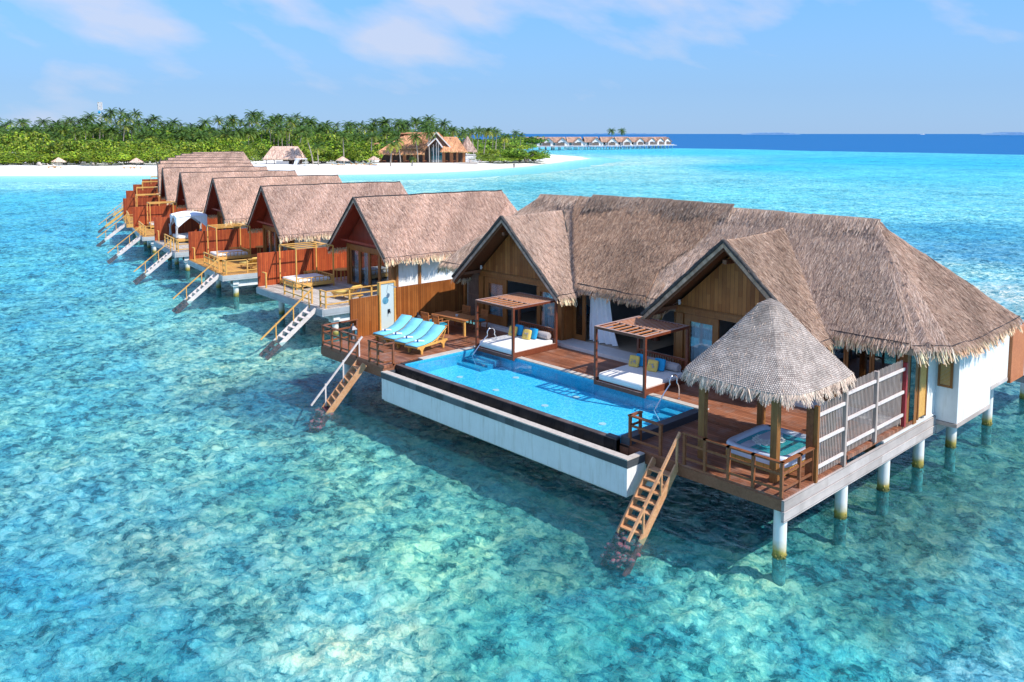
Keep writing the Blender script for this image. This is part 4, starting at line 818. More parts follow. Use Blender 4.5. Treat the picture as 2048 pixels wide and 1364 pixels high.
def warp(p):
    d = p - camxy; r = np.linalg.norm(d, axis=-1); a = np.arctan2(d[..., 1], d[..., 0]); a = (a - math.atan2(_f.y, _f.x) + math.pi) % (2 * math.pi) - math.pi
    return np.stack([np.log(np.maximum(r, 5)) * 1.5, a * 2.2], -1)
zw = warp(zp)
ang0 = math.atan2(_f.y, _f.x)
rad = np.concatenate([[.5, 6], np.geomspace(12, 160, 600), np.geomspace(166, 60000, 150)]); NR = len(rad)
aa = np.concatenate([np.linspace(-.72, .72, 330), np.linspace(.72, 2 * math.pi - .72, 44)[1:-1]]) + ang0; NA_ = len(aa)
RR, AA = np.meshgrid(rad, aa, indexing='ij'); P2 = np.stack([CAM.x + RR * np.cos(AA), CAM.y + RR * np.sin(AA)], -1)
def vnoise(x, y, seed=0):
    xi = np.floor(x).astype(np.int64); yi = np.floor(y).astype(np.int64); xf = x - xi; yf = y - yi; u = xf * xf * (3 - 2 * xf); v = yf * yf * (3 - 2 * yf)
    def hsh(a, b): q = (a * 374761393 + b * 668265263 + seed * 1442695041) & 0xffffffff; q = ((q ^ (q >> 13)) * 1274126177) & 0xffffffff; return ((q ^ (q >> 16)) & 0xffff) / 65535.0
    return (hsh(xi, yi) * (1 - u) + hsh(xi + 1, yi) * u) * (1 - v) + (hsh(xi, yi + 1) * (1 - u) + hsh(xi + 1, yi + 1) * u) * v
flat = P2.reshape(-1, 2); CC = np.zeros((len(flat), 3))
for i0 in range(0, len(flat), 20000):
    pw = warp(flat[i0:i0 + 20000]); d2 = ((pw[:, None] - zw[None]) ** 2).sum(-1) + .0025; wt = 1 / d2 ** 1.6; CC[i0:i0 + 20000] = (wt[..., None] * zc_[None]).sum(1) / wt.sum(1)[:, None]
# reef edge: beyond it the water is deep and dark blue
e0, e1 = at(1330, 292.5), at(2060, 302); en = Vector((-(e1 - e0).y, (e1 - e0).x, 0)).normalized()
if (CAM - e0).dot(en) > 0: en = -en
far = (flat - np.array(e0[:2])) @ np.array(en[:2]); nz = vnoise(flat[:, 0] * .008, flat[:, 1] * .008) * 2 - 1
dp = 1 / (1 + np.exp(np.clip(-(far + nz * 40) / 14, -50, 50)))
deep = np.array(SRGB((0, 100, 178))); CC = CC * (1 - dp[:, None]) + deep * dp[:, None]
lump = sum(abs(vnoise(flat[:, 0] * f + 31 * k, flat[:, 1] * f - 17 * k, k) - .5) * 2 * a_ for k, (f, a_) in enumerate(((.35, .16), (.9, .22), (2.2, .20), (4.5, .10))))
fade = np.clip((170 - RR.reshape(-1)) / 60, 0, 1)
zz = -.85 - dp * 6 + (lump - .2) * fade * .75; zz = np.minimum(zz, -.22)
V = np.concatenate([flat, zz[:, None]], 1); idx = np.arange(NR * NA_).reshape(NR, NA_)
F = np.stack([idx[:-1], np.roll(idx, -1, 1)[:-1], np.roll(idx, -1, 1)[1:], idx[1:]], -1).reshape(-1, 4)
me = bpy.data.meshes.new('sea_bed'); me.vertices.add(len(V)); me.vertices.foreach_set('co', V.astype(np.float32).ravel()); me.loops.add(F.size); me.loops.foreach_set('vertex_index', F.astype(np.int32).ravel())
me.polygons.add(len(F)); me.polygons.foreach_set('loop_start', np.arange(0, F.size, 4, dtype=np.int32)); me.polygons.foreach_set('loop_total', np.full(len(F), 4, np.int32)); me.update()
ca = me.color_attributes.new('Col', 'FLOAT_COLOR', 'POINT'); C4 = np.ones((len(V), 4), np.float32); C4[:, :3] = CC; ca.data.foreach_set('color', C4.ravel())
da = me.attributes.new('deep', 'FLOAT', 'POINT'); da.data.foreach_set('value', dp.astype(np.float32))
def bedmat():
    m, n, b = newmat('reef_bed'); g = n('ShaderNodeNewGeometry', 'Position'); z = n('ShaderNodeAttribute', 'Color', props=dict(attribute_name='Col')); dpv = n('ShaderNodeAttribute', 'Fac', props=dict(attribute_name='deep'))
    wv_ = n.vmath('SUBTRACT', n.noise(g, 1.6, 4, .6, 0, out=1), (.5, .5, .5)); gw_ = n.vmath('ADD', g, n.vmath('MULTIPLY', wv_, (.5, .5, 0)))
    wv2 = n.vmath('SUBTRACT', n.noise(g, 7.0, 2, .6, out=1), (.5, .5, .5)); gw2 = n.vmath('ADD', gw_, n.vmath('MULTIPLY', wv2, (.22, .22, 0)))
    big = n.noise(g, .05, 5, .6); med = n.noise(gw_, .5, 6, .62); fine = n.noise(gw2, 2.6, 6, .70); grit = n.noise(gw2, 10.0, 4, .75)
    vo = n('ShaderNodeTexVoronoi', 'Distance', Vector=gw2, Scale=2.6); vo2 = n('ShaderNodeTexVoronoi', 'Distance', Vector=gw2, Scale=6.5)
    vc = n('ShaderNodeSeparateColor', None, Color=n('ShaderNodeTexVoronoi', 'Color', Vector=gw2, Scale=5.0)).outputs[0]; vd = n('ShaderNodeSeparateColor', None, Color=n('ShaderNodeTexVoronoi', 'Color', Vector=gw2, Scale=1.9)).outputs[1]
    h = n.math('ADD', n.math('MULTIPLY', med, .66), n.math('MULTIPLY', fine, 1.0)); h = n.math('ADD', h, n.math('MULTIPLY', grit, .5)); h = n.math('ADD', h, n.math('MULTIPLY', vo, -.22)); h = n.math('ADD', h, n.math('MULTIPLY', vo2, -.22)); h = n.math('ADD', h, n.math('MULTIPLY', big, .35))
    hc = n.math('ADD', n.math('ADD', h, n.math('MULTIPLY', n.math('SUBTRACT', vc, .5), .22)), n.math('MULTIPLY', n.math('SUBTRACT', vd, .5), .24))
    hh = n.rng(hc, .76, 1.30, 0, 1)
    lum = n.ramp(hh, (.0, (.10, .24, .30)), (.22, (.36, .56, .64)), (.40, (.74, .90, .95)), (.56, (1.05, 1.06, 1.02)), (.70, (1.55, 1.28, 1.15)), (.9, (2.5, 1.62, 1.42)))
    c = n.mix(1.0, z, lum, 'MULTIPLY'); hue = n.noise(gw_, .6, 4, .6); c = n.mix(1.0, c, n.ramp(hue, (.3, (.6, .93, 1.10)), (.7, (1.5, 1.07, .88))), 'MULTIPLY')
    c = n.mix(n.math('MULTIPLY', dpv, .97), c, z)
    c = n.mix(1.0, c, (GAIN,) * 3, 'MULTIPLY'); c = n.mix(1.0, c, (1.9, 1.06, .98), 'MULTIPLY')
    n.set(b.inputs['Base Color'], c); b.inputs['Roughness'].default_value = 1; b.inputs['Specular IOR Level'].default_value = 0
    n.set(b.inputs['Normal'], n('ShaderNodeBump', Strength=n.math('SUBTRACT', .75, n.math('MULTIPLY', dpv, .7)), Distance=.17, Height=h)); return m
GAIN = .82
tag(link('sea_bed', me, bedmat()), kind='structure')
m, n, b = newmat('sea_water'); n.n.remove(b); g = n('ShaderNodeNewGeometry', 'Position'); cd = n.vmath('DISTANCE', g, tuple(CAM)); 
cd = n.n[-1].outputs[1]
v = n('ShaderNodeMapping', Vector=g, Rotation=(0, 0, R(-40)), Scale=(1.0, 1.55, 1))
wa = n.noise(v, .42, 3, .5, .4); wb = n.noise(v, 1.7, 4, .6, .7); wc = n.noise(v, 6.5, 3, .55, .3)
hgt = n.math('ADD', n.math('MULTIPLY', wa, .9), n.math('ADD', n.math('MULTIPLY', wb, .42), n.math('MULTIPLY', wc, .085)))
nb = n('ShaderNodeBump', Strength=.55, Distance=.5, Height=hgt)
fr = n.math('MULTIPLY', n('ShaderNodeFresnel', IOR=1.33, Normal=nb), .75); fr = n.math('MINIMUM', fr, .15)
body = n('ShaderNodeMixShader', _0=.05, _1=n('ShaderNodeBsdfTransparent', Color=(.78, .97, .98)), _2=n('ShaderNodeBsdfDiffuse', Color=(.08, .62, .68)))   # light scattered back by the water itself
n.l.new(n('ShaderNodeMixShader', _0=fr, _1=body, _2=n('ShaderNodeBsdfGlossy', Color=(.9, .97, 1), Roughness=.05, Normal=nb)), n.n['Material Output'].inputs[0]); M['sea'] = m
mb = MB(); K = 96; ring_r = (60, 1200, 60000); vs = [(CAM.x, CAM.y, 0)]
for r in ring_r: vs += [(CAM.x + r * math.cos(2 * math.pi * i / K), CAM.y + r * math.sin(2 * math.pi * i / K), 0) for i in range(K)]
mb.add(vs, [(0, 1 + i, 1 + (i + 1) % K) for i in range(K)] + [(1 + K * j + i, 1 + K * (j + 1) + i, 1 + K * (j + 1) + (i + 1) % K, 1 + K * j + (i + 1) % K) for j in range(2) for i in range(K)])
o = mb.build('sea_water', 'sea'); tag(o, kind='structure')

# ================================================================== row of smaller villas
def villa_proto():
    """local frame: origin on the water under the front end of the ridge, +Y along the ridge"""
    z = 1.65; V_ = thing('water_villa', 'x', 'villa', (0, 4, 0), 'red-gabled water villas in the curving row')
    EZ_, RZ_, hw, Lr = 4.05, 7.35, 3.55, 11.4
    rf = thatch([dict(poly=[(0, 0, RZ_), (-hw, 0, EZ_), (-hw, Lr + .6, EZ_), (0, Lr, RZ_)], eaves=[(1, 2)]), dict(poly=[(0, 0, RZ_), (0, Lr, RZ_), (hw, Lr + .6, EZ_), (hw, 0, EZ_)], eaves=[(2, 3)]), dict(poly=[(0, Lr, RZ_), (-hw, Lr + .6, EZ_), (hw, Lr + .6, EZ_)], d=.3)],
                V_, dens=560, bl=(.16, .4), bw=(.011, .03), und=.07, bump_=.035, soff='redsoft', tint=(1.04, .97, .98))
    thatch([dict(poly=[(-3.0, 4.2, 4.6), (-6.2, 3.8, 3.75), (-6.2, 9.5, 3.75), (-4.2, 8.0, 5.3), (-3.0, 8.0, 5.3)], eaves=[(1, 2)]), dict(poly=[(-6.2, 3.8, 3.75), (-3.2, 3.8, 3.75), (-3.0, 6.0, 5.3), (-4.2, 8, 5.3)], eaves=[(0, 1)])], V_, 'lean_to_roof', dens=170, tint=(1.15, 1.1, 1.0))
    mb = MB().tube([(0, Lr * i / 20, RZ_ + .01 + sag((0, Lr * i / 20), .07)) for i in range(21)], .045, 6); mb.build('ridge_roll', 'cord', rf)
    mr = MB(); mbd = MB()
    for s in (-1, 1):
        a, b = rake(V_, (0, 0, RZ_ + .02), (s * (hw + .03), 0, EZ_), .065); mr.add(a.v, a.f, True); mbd.add(b.v, b.f)
    mbd.bar((-2.6, .5, 4.55), (2.6, .5, 4.55), .1, .12); mr.build('rake_roll', 'ridge', V_); mbd.build('barge_board', 'redsoft', V_)
    MB().prism([(-2.9, 1.0, 4.25), (2.9, 1.0, 4.25), (0, 1.0, 6.95)], (0, .07, 0)).build('gable_panel', 'red', V_)
    MB().box(-2.75, 2.75, .95, 1.12, 4.0, 4.25).build('beam', 'frame', V_)
    for x in (-2.6, 2.6): MB().box(x - .14, x + .14, .94, 1.2, z, 4.0).build('wall_post', 'frame', V_)
    for x0 in (-2.4, -1.2, 0, 1.2): glazed(V_, 'sliding_door', x0, x0 + 1.18, 1.05, z, 4.0, w_=.12)
    w_ = MB(); w_.box(2.66, 2.74, 1.2, 11, z - .2, 4.2).box(-2.74, -2.66, 1.2, 11, z - .2, 4.2).box(-2.66, 2.66, 10.9, 11, z - .2, 4.2).box(-6.0, -2.74, 5.0, 9.6, z - .2, 3.8); w_.build('wall', 'white', V_)
    for y in (1.3, 2.9, 5.6, 8.4, 10.9): MB().box(2.70, 2.79, y - .1, y + .1, z - .2, 4.2).build('wall_post', 'frame', V_)
    MB().box(-2.6, 2.6, 1.2, 10.8, z - .1, z + .02).build('floor', 'floor', V_); MB().box(-2.6, 2.6, 6.0, 6.1, z, 4.5).build('inner_wall', 'inner', V_)
    for x0 in (-2.28, -1.1, 1.75): cu = MB(); cu.add([(x0 + .028 * i, 1.25 + .035 * math.sin(i * 1.1), zz_) for zz_ in (z + .1, 3.85) for i in range(21)], [(i, i + 1, 22 + i, 21 + i) for i in range(20)], True); cu.build('curtain', 'curtain', V_)
    b = MB().blob((.6, 3.6, z + .45), (1.8, 2, .5), .2, .15).build('bed', 'fabric', V_)
    # deck
    D = thing('deck', 'x', 'deck', (0, -2, z), 'villa decks of the row')
    MB().box(-5.25, 3.72, -4.0, .95, z - .1, z).box(-5.25, -2.7, .95, 4.0, z - .1, z).box(2.8, 3.72, .95, 3.2, z - .1, z).build('deck_boards', 'deck_row', D)
    MB().box(-5.3, 3.76, -4.05, -3.95, z - .42, z - .04).box(3.68, 3.78, -3.95, 3.2, z - .4, z - .04).build('front_beam', 'beam_row', D)
    MB().box(-5.2, 3.6, -3.3, -2.9, z - .75, z - .42).box(-5.2, 3.6, .6, 1.0, z - .75, z - .42).box(3.0, 3.5, -3.3, 11, z - .9, z - .42).build('cross_beam', 'white', D)
    for x, y in ((-3.95, -3.0), (-1.0, -3.0), (3.2, -3.0), (-4, .8), (0, .8), (3.2, .8), (-3, 5.5), (2.6, 5.5), (-3, 10), (2.6, 10)): MB().cyl((x, y, -1.5), (x, y, z - .6), .18, n=16).build('pillar', 'pillar', D)
    # privacy fence
    Fn = MB().box(-5.3, -5.22, -3.95, 3.8, z - .05, z + 2.1).build('privacy_fence', 'fence', None, (-5.26, 0, z)); tag(Fn, 'x', 'fence', 'red privacy fences of the row')
    # railings
    RL = railing([(-1.75, -3.75), (-.5, -3.75), (.7, -3.75), (1.9, -3.75)], z, 'x', m='yellowood', group='front railings of the row decks')
    R2 = railing([(2.95, -3.75), (3.6, -3.75), (3.6, -2.3), (3.6, -.9), (3.6, .5)], z, 'x', m='yellowood', group='corner railings of the row decks')
    R3 = railing([(-4.9, -3.75), (-4.45, -3.75)], z, 'x', m='yellowood', group='short railings beside the row fences', rails=(), nopost=(0,))
    ST = swim_stair(2.6, -4.05, z, 'x', run=2.1, drop=2.3, m='palewood', side=-1, group='swim stairs of the row', mr='yellowood', gro=False)
    # frame daybed
    B = thing('frame_daybed', 'x', 'daybed', (-3.7, -1.2, z), 'open frame daybeds of the row'); x0, x1, y0, y1 = -4.95, -2.55, -2.6, -.1
    for x in (x0, x1):
        for y in (y0, y1): MB().box(x - .035, x + .035, y - .035, y + .035, z, z + 2.55).build('post', 'yellowood', B)
    t_ = MB(); zt = z + 2.55
    for x in (x0, x1, (x0 + x1) / 2 - .4, (x0 + x1) / 2 + .4): t_.bar((x, y0, zt), (x, y1, zt), .06, .05)
    for y in (y0, y1): t_.bar((x0, y, zt), (x1, y, zt), .06, .06)
    t_.bar((x0, y1 - .2, zt + .03), (x1, y1 - .2, zt + .03), .3, .02); t_.build('top_frame', 'yellowood', B)
    bb = MB(); bb.box(x0, x1, y0, y1, z + .15, z + .34); bb.build('base', 'yellowood', B)
    MB().blob(((x0 + x1) / 2 - .1, (y0 + y1) / 2, z + .42), (2.1, 2.35, .22), .16, .1, 32, 8).build('mattress', 'fabric', B)
    r = MB()
    for (a, c) in (((x0, y1), (x1, y1)), ((x1, y0), (x1, y1)), ((x0, y0 + 1.6), (x0, y1))):
        r.bar((*a, z + .68), (*c, z + .68), .05, .05)
        for i in range(9): q = (i + .5) / 9; xx, yy = a[0] + (c[0] - a[0]) * q, a[1] + (c[1] - a[1]) * q; r.box(xx - .02, xx + .02, yy - .02, yy + .02, z + .34, z + .66)
    r.build('backrest', 'yellowood', B)
    # round table, armchair, lounger
    T = thing('round_table', 'x', 'table', (-4.0, 1.3, z), 'round tables of the row'); MB().cyl((-4.0, 1.3, z + .70), (-4.0, 1.3, z + .74), .55, n=28).build('table_top', 'yellowood', T)
    for a in range(4): MB().bar((-4.0 + .4 * math.cos(a * 1.57 + .8), 1.3 + .4 * math.sin(a * 1.57 + .8), z), (-4.0 + .4 * math.cos(a * 1.57 + .8), 1.3 + .4 * math.sin(a * 1.57 + .8), z + .7), .06, .06, (0, 1, 0)).build('leg', 'yellowood', T)
    c = chair_proto(name='armchair', grp='armchairs of the row', seat=False); c.location = (-3.05, 1.6, z); c.rotation_euler = (0, 0, R(20)); ORG[c.name] = Vector(c.location)
    L = copy_tree(LG); L.location = (1.0, -1.75, z); L.rotation_euler = (0, 0, R(-80)); L['group'] = 'yellow sun loungers of the row'; retint(L, 'aqua', 'yellowfab')
    return dict(villa=V_, deck=D, fence=Fn, rail=RL, corner=R2, stub=R3, stair=ST, daybed=B, table=T, chair=c, lounger=L)
ROW = villa_proto(); BASE = {k: (o.location.copy(), o.rotation_euler[2]) for k, o in ROW.items()}
ORD = ['first', 'second', 'third', 'fourth', 'fifth', 'sixth', 'seventh', 'eighth', 'ninth', 'tenth', 'eleventh']
# front ridge point, bearing of the ridge, what is in view there
SPOT = [(-33.2, 8.1, 86.2), (-47.4, 9.2, 82), (-60.6, 11.3, 80), (-73.0, 13.4, 76.5), (-85.6, 16.4, 74), (-99.2, 20.9, 70), (-112.6, 26.2, 68), (-126.5, 32.6, 70), (-139.5, 38.9, 74), (-151.5, 44.7, 82), (-164.1, 52.0, 92)]
DESC = dict(villa='thatched villa with a red gable, {} in the curving row from the large villa', deck='deck of the {} villa of the curving row', fence='red vertical-board privacy fence on the left of the {} row villa deck', rail='front railing by the daybed on the {} row villa deck',
 corner='railing round the right front corner of the {} row villa deck', stub='short post and rail beside the fence of the {} row villa deck', stair='swim stair going down from the {} row villa deck', daybed='open wooden frame daybed with white mattress on the {} row villa deck',
 table='round wooden table by the fence on the {} row villa deck', chair='wooden armchair at the round table on the {} row villa deck', lounger='low wooden sun lounger behind the railing of the {} row villa deck')
for i, (sx, sy, bear) in enumerate(SPOT):
    T_ = Matrix.Translation((sx, sy, 0)) @ Matrix.Rotation(R(bear - 90), 4, 'Z')
    keys = list(ROW) if i < 3 else [k for k in ROW if k not in ('stub', 'table', 'chair', 'lounger')]
    if i >= 5: keys = [k for k in keys if k in ('villa', 'deck', 'fence', 'daybed', 'stair')]
    if i >= 8: keys = ['villa', 'deck']
    if i == 2: keys.remove('daybed')
    if i == 1: keys.remove('chair')
    for k in keys:
        o = ROW[k] if i == 0 else copy_tree(ROW[k]); loc, rz = BASE[k]; o.location = T_ @ loc; o.rotation_euler = (0, 0, rz + R(bear - 90)); o['label'] = DESC[k].format(ORD[i])
        if k == 'stair' and i in (5, 6): retint(o, 'palewood', 'yellowood')
        if k == 'deck' and i in (1, 3, 4, 5, 6): retint(o, 'deck_row', 'deck_yellow'); retint(o, 'beam_row', 'yellowood' if i > 3 else 'beam_row')
# canopy daybed on the fourth deck: white drapes over four posts
T4 = Matrix.Translation((SPOT[2][0], SPOT[2][1], 0)) @ Matrix.Rotation(R(SPOT[2][2] - 90), 4, 'Z')
CB = thing('canopy_daybed', 'white draped canopy daybed with curtains tied at the corners on the third row villa deck', 'daybed', (-3.6, -1.3, 1.65)); z = 1.65
for x in (-4.9, -2.3):
    for y in (-2.6, -.1): MB().cyl((x, y, z), (x, y, z + 2.3), .04, n=8).build('post', 'yellowood', CB)
MB().box(-4.9, -2.3, -2.6, -.1, z + .12, z + .34).build('base', 'yellowood', CB); MB().blob((-3.6, -1.35, z + .46), (2.4, 2.4, .28), .16, .1, 32, 8).build('mattress', 'fabric', CB)
cm = MB(); n_ = 14; v = []
for j in range(n_ + 1):
    for i in range(n_ + 1):
        u, t_ = i / n_, j / n_; sag = .35 * math.sin(math.pi * u) ** .5 * (1 if .0 < t_ < 1 else 1) * (1 - abs(2 * t_ - 1) * .2); v.append((-5.0 + 2.8 * u, -2.7 + 2.7 * t_, z + 2.35 + .28 * abs(math.sin(math.pi * 2 * u)) * (.6 + .4 * math.sin(math.pi * t_)) - .1 * (1 - math.sin(math.pi * t_))))
cm.add(v, [(j * (n_ + 1) + i, j * (n_ + 1) + i + 1, (j + 1) * (n_ + 1) + i + 1, (j + 1) * (n_ + 1) + i) for j in range(n_) for i in range(n_)], True); cm.build('canopy', 'drape', CB)
def swag(ax, ay, bx, by):
    """side drape: two triangular swags gathered to the posts"""
    mb = MB(); a, b = Vector((ax, ay, 0)), Vector((bx, by, 0)); K = 12; v = []
    for i in range(K + 1):
        u = i / K; p = a + (b - a) * u; dr = 1.0 * (abs(2 * u - 1)) ** 1.2 + .12; v += [(p.x, p.y, z + 2.36), (p.x, p.y, z + 2.36 - dr)]
    mb.add(v, [(2 * i, 2 * i + 1, 2 * i + 3, 2 * i + 2) for i in range(K)], True)
    for p in (a, b): mb.tube([(p.x, p.y, z + 1.5), (p.x, p.y, z + 1.1), (p.x, p.y, z + .5)], [.13, .09, .14], 8)
    mb.build('side_drape', 'drape', CB)
swag(-4.95, -2.65, -2.25, -2.65); swag(-2.25, -2.65, -2.25, -.05); swag(-4.95, -.05, -2.25, -.05); swag(-4.95, -2.65, -4.95, -.05)
CB.location = T4 @ Vector((-3.6, -1.3, 1.65)); CB.rotation_euler = (0, 0, R(SPOT[2][2] - 90))

# ---- people: one continuous skinned body each
def person(loc, rz, pose, label, shirt, cat='person'):
    sit = pose == 'sit'
    J = dict(pel=(0, 0, .50 if sit else .92), sp=(0, .04 if sit else 0, .78 if sit else 1.2), ch=(0, .08 if sit else 0, .98 if sit else 1.38), nk=(0, .10 if sit else 0, 1.10 if sit else 1.50), hd=(0, .13 if sit else 0.01, 1.22 if sit else 1.62), tp=(0, .14 if sit else 0.01, 1.30 if sit else 1.72))
    rad_ = dict(pel=.15, sp=.13, ch=.15, nk=.055, hd=.095, tp=.075); E_ = [('pel', 'sp'), ('sp', 'ch'), ('ch', 'nk'), ('nk', 'hd'), ('hd', 'tp')]
    for s, t_ in ((-1, 'l'), (1, 'r')):
        if sit: q = dict(hp=(s * .1, .02, .48), kn=(s * .13, .45, .47), an=(s * .12, .47, .08), ft=(s * .12, .60, .03), sh=(s * .2, .08, 1.02), el=(s * .27, .22, .80), wr=(s * .16, .44, .80), hn=(s * .13, .53, .79))
        else: q = dict(hp=(s * .1, 0, .86), kn=(s * .11, .02 * s + .02, .48), an=(s * .11, -.06 * s, .08), ft=(s * .12, .12 - .06 * s, .03), sh=(s * .2, 0, 1.42), el=(s * .26, -.02, 1.12), wr=(s * .26, .08, .88), hn=(s * .26, .10, .79))
        rr = dict(hp=.095, kn=.06, an=.04, ft=.035, sh=.065, el=.045, wr=.03, hn=.035)
        for k in q: J[k + t_] = q[k]; rad_[k + t_] = rr[k]
        E_ += [('pel', 'hp' + t_), ('hp' + t_, 'kn' + t_), ('kn' + t_, 'an' + t_), ('an' + t_, 'ft' + t_), ('ch', 'sh' + t_), ('sh' + t_, 'el' + t_), ('el' + t_, 'wr' + t_), ('wr' + t_, 'hn' + t_)]
    ks = list(J); me = bpy.data.meshes.new('person'); me.from_pydata([J[k] for k in ks], [(ks.index(a), ks.index(b)) for a, b in E_], []); me.update()
    root = link('person', me, 'skin'); tag(root, label, cat); root.location = loc; root.rotation_euler = (0, 0, rz)
    sk = root.modifiers.new('skin', 'SKIN'); ss = root.modifiers.new('sub', 'SUBSURF'); ss.levels = 1; ss.render_levels = 2
    for i, k in enumerate(ks):
        d = me.skin_vertices[0].data[i]; d.radius = (rad_[k], rad_[k] * (.75 if k in ('sp', 'ch', 'pel') else 1)); d.use_root = k == 'pel'
    def cover(names, nm, mt, grow):
        ed = [(a, b) for a, b in E_ if a in names and b in names]; kk = [k for k in ks if k in names]
        m2 = bpy.data.meshes.new(nm); m2.from_pydata([J[k] for k in kk], [(kk.index(a), kk.index(b)) for a, b in ed], []); m2.update(); o2 = link(nm, m2, mt, root); o2.location = (0, 0, 0)
        o2.modifiers.new('skin', 'SKIN'); q = o2.modifiers.new('sub', 'SUBSURF'); q.levels = 1; q.render_levels = 2
        for i, k in enumerate(kk): d = m2.skin_vertices[0].data[i]; d.radius = (rad_[k] + grow, (rad_[k] * (.75 if k in ('sp', 'ch', 'pel') else 1)) + grow); d.use_root = i == 0
    cover(['pel', 'sp', 'ch', 'shl', 'shr', 'ell', 'elr'], 'shirt', shirt, .018); cover(['pel', 'hpl', 'hpr', 'knl', 'knr'], 'shorts', 'darkcloth', .015)
    hp = Vector(J['hd']); hb = MB().blob(hp + Vector((0, -.02, .05)), (.21, .22, .2), .9, .9, 14, 8); h = hb.build('hair', 'hair', None); h.parent = root; h.location = (0, 0, 0)
    fc = MB().blob(hp + Vector((0, .098, .0)), (.03, .05, .04), 1, 1, 8, 6).blob(hp + Vector((-.035, .085, .03)), (.03, .02, .015), 1, 1, 6, 4).blob(hp + Vector((.035, .085, .03)), (.03, .02, .015), 1, 1, 6, 4).build('face', 'skin', None); fc.parent = root; fc.location = (0, 0, 0)
    return root
T2 = Matrix.Translation((SPOT[1][0], SPOT[1][1], 0)) @ Matrix.Rotation(R(SPOT[1][2] - 90), 4, 'Z')
person(T2 @ Vector((-2.95, 1.45, 1.62)), R(SPOT[1][2] - 90 + 95), 'sit', 'person in a bright blue shirt sitting at the table on the second row villa deck', 'blueshirt')
o = copy_tree(CH); o.location = T2 @ Vector((-2.95, 1.4, 1.65)); o.rotation_euler = (0, 0, R(SPOT[1][2] - 90 + 95)); tag(o, 'teak armchair with teal pad under the person in the blue shirt', 'chair'); o['group'] = 'armchairs of the row'
person(at(1028, 337, .35), R(60), 'stand', 'distant person in dark clothes standing on the wet sand in front of the beach restaurant', 'darkcloth')
person(at(1077, 311, 1.0), R(100), 'stand', 'distant person in dark clothes walking at the tip of the sand spit', 'darkcloth')
person(at(46, 325, 1.2), R(30), 'stand', 'distant person in pale clothes standing by the bushes at the far left of the beach', 'towel')
# ================================================================== island
def gp(px, py, z=0): p = at(px, py, z); return (p.x, p.y)
OUT = [gp(*q) for q in ((-420, 352), (0, 352), (300, 351.5), (600, 351), (850, 347), (960, 341), (1060, 332.5), (1130, 323.5), (1182, 316.5), (1150, 312), (1095, 309), (1060, 306), (1000, 302), (600, 299), (0, 298), (-420, 298))]
OP = np.array(OUT)
def sdist(P):
    A, B = OP, np.roll(OP, -1, 0); d = np.full(len(P), 1e9); ins = np.zeros(len(P), bool)
    for a, b in zip(A, B):
        ab = b - a; t_ = np.clip(((P - a) @ ab) / (ab @ ab), 0, 1); d = np.minimum(d, np.linalg.norm(P - a - t_[:, None] * ab, axis=1))
        c = ((a[1] > P[:, 1]) != (b[1] > P[:, 1])) & (P[:, 0] < (b[0] - a[0]) * (P[:, 1] - a[1]) / (b[1] - a[1] + 1e-9) + a[0]); ins ^= c
    return np.where(ins, d, -d)
us = np.arange(-330, 130, 2.5); ws = np.concatenate([np.arange(195, 400, 2.5), np.arange(400, 700, 6)])
UU, WW = np.meshgrid(us, ws, indexing='ij'); PX = CAM.x + UU * CR.x * WW / 300 + WW * CF.x; PY = CAM.y + UU * CR.y * WW / 300 + WW * CF.y
P = np.stack([PX.ravel(), PY.ravel()], 1); sd_ = sdist(P); nzz = np.array([noise.fractal(Vector((p[0] * .06, p[1] * .06, 0)), 1, 2, 3) for p in P])
sd_ = sd_ + nzz * 2.0; hz_ = np.where(sd_ > 0, 1.15 * (1 - np.exp(-sd_ / 14)) + nzz * .10 * np.clip(sd_ / 20, 0, 1), np.maximum(sd_ * .055, -1.35))
nu, nv = UU.shape; idx = np.arange(nu * nv).reshape(nu, nv); F = np.stack([idx[:-1, :-1], idx[1:, :-1], idx[1:, 1:], idx[:-1, 1:]], -1).reshape(-1, 4); keep = (hz_[F] > -1.3).any(1); F = F[keep]
me = bpy.data.meshes.new('beach_sand'); me.from_pydata([(p[0], p[1], h) for p, h in zip(P, hz_)], [], [tuple(f) for f in F]); me.polygons.foreach_set('use_smooth', [True] * len(F)); me.update()
m, n, b = newmat('white_sand'); g = n('ShaderNodeNewGeometry', 'Position'); s = n('ShaderNodeSeparateXYZ', None, Vector=g); f = n.noise(g, .25, 5, .6)
zz_ = n.math('ADD', s.outputs[2], n.math('MULTIPLY', n.math('SUBTRACT', f, .5), .16))
c = n.ramp(n.rng(zz_, -1.2, .9, 0, 1), (.0, (.22, .50, .52)), (.38, (.38, .66, .64)), (.55, (.58, .74, .70)), (.60, (.66, .60, .52)), (.72, (.82, .78, .71)), (1, (.86, .83, .78)))
n.set(b.inputs['Base Color'], c); b.inputs['Roughness'].default_value = .95; b.inputs['Specular IOR Level'].default_value = .1
n.set(b.inputs['Normal'], n('ShaderNodeBump', Strength=.8, Distance=.35, Height=n.noise(g, .8, 6, .7)))
tag(link('beach_sand', me, m), kind='structure')
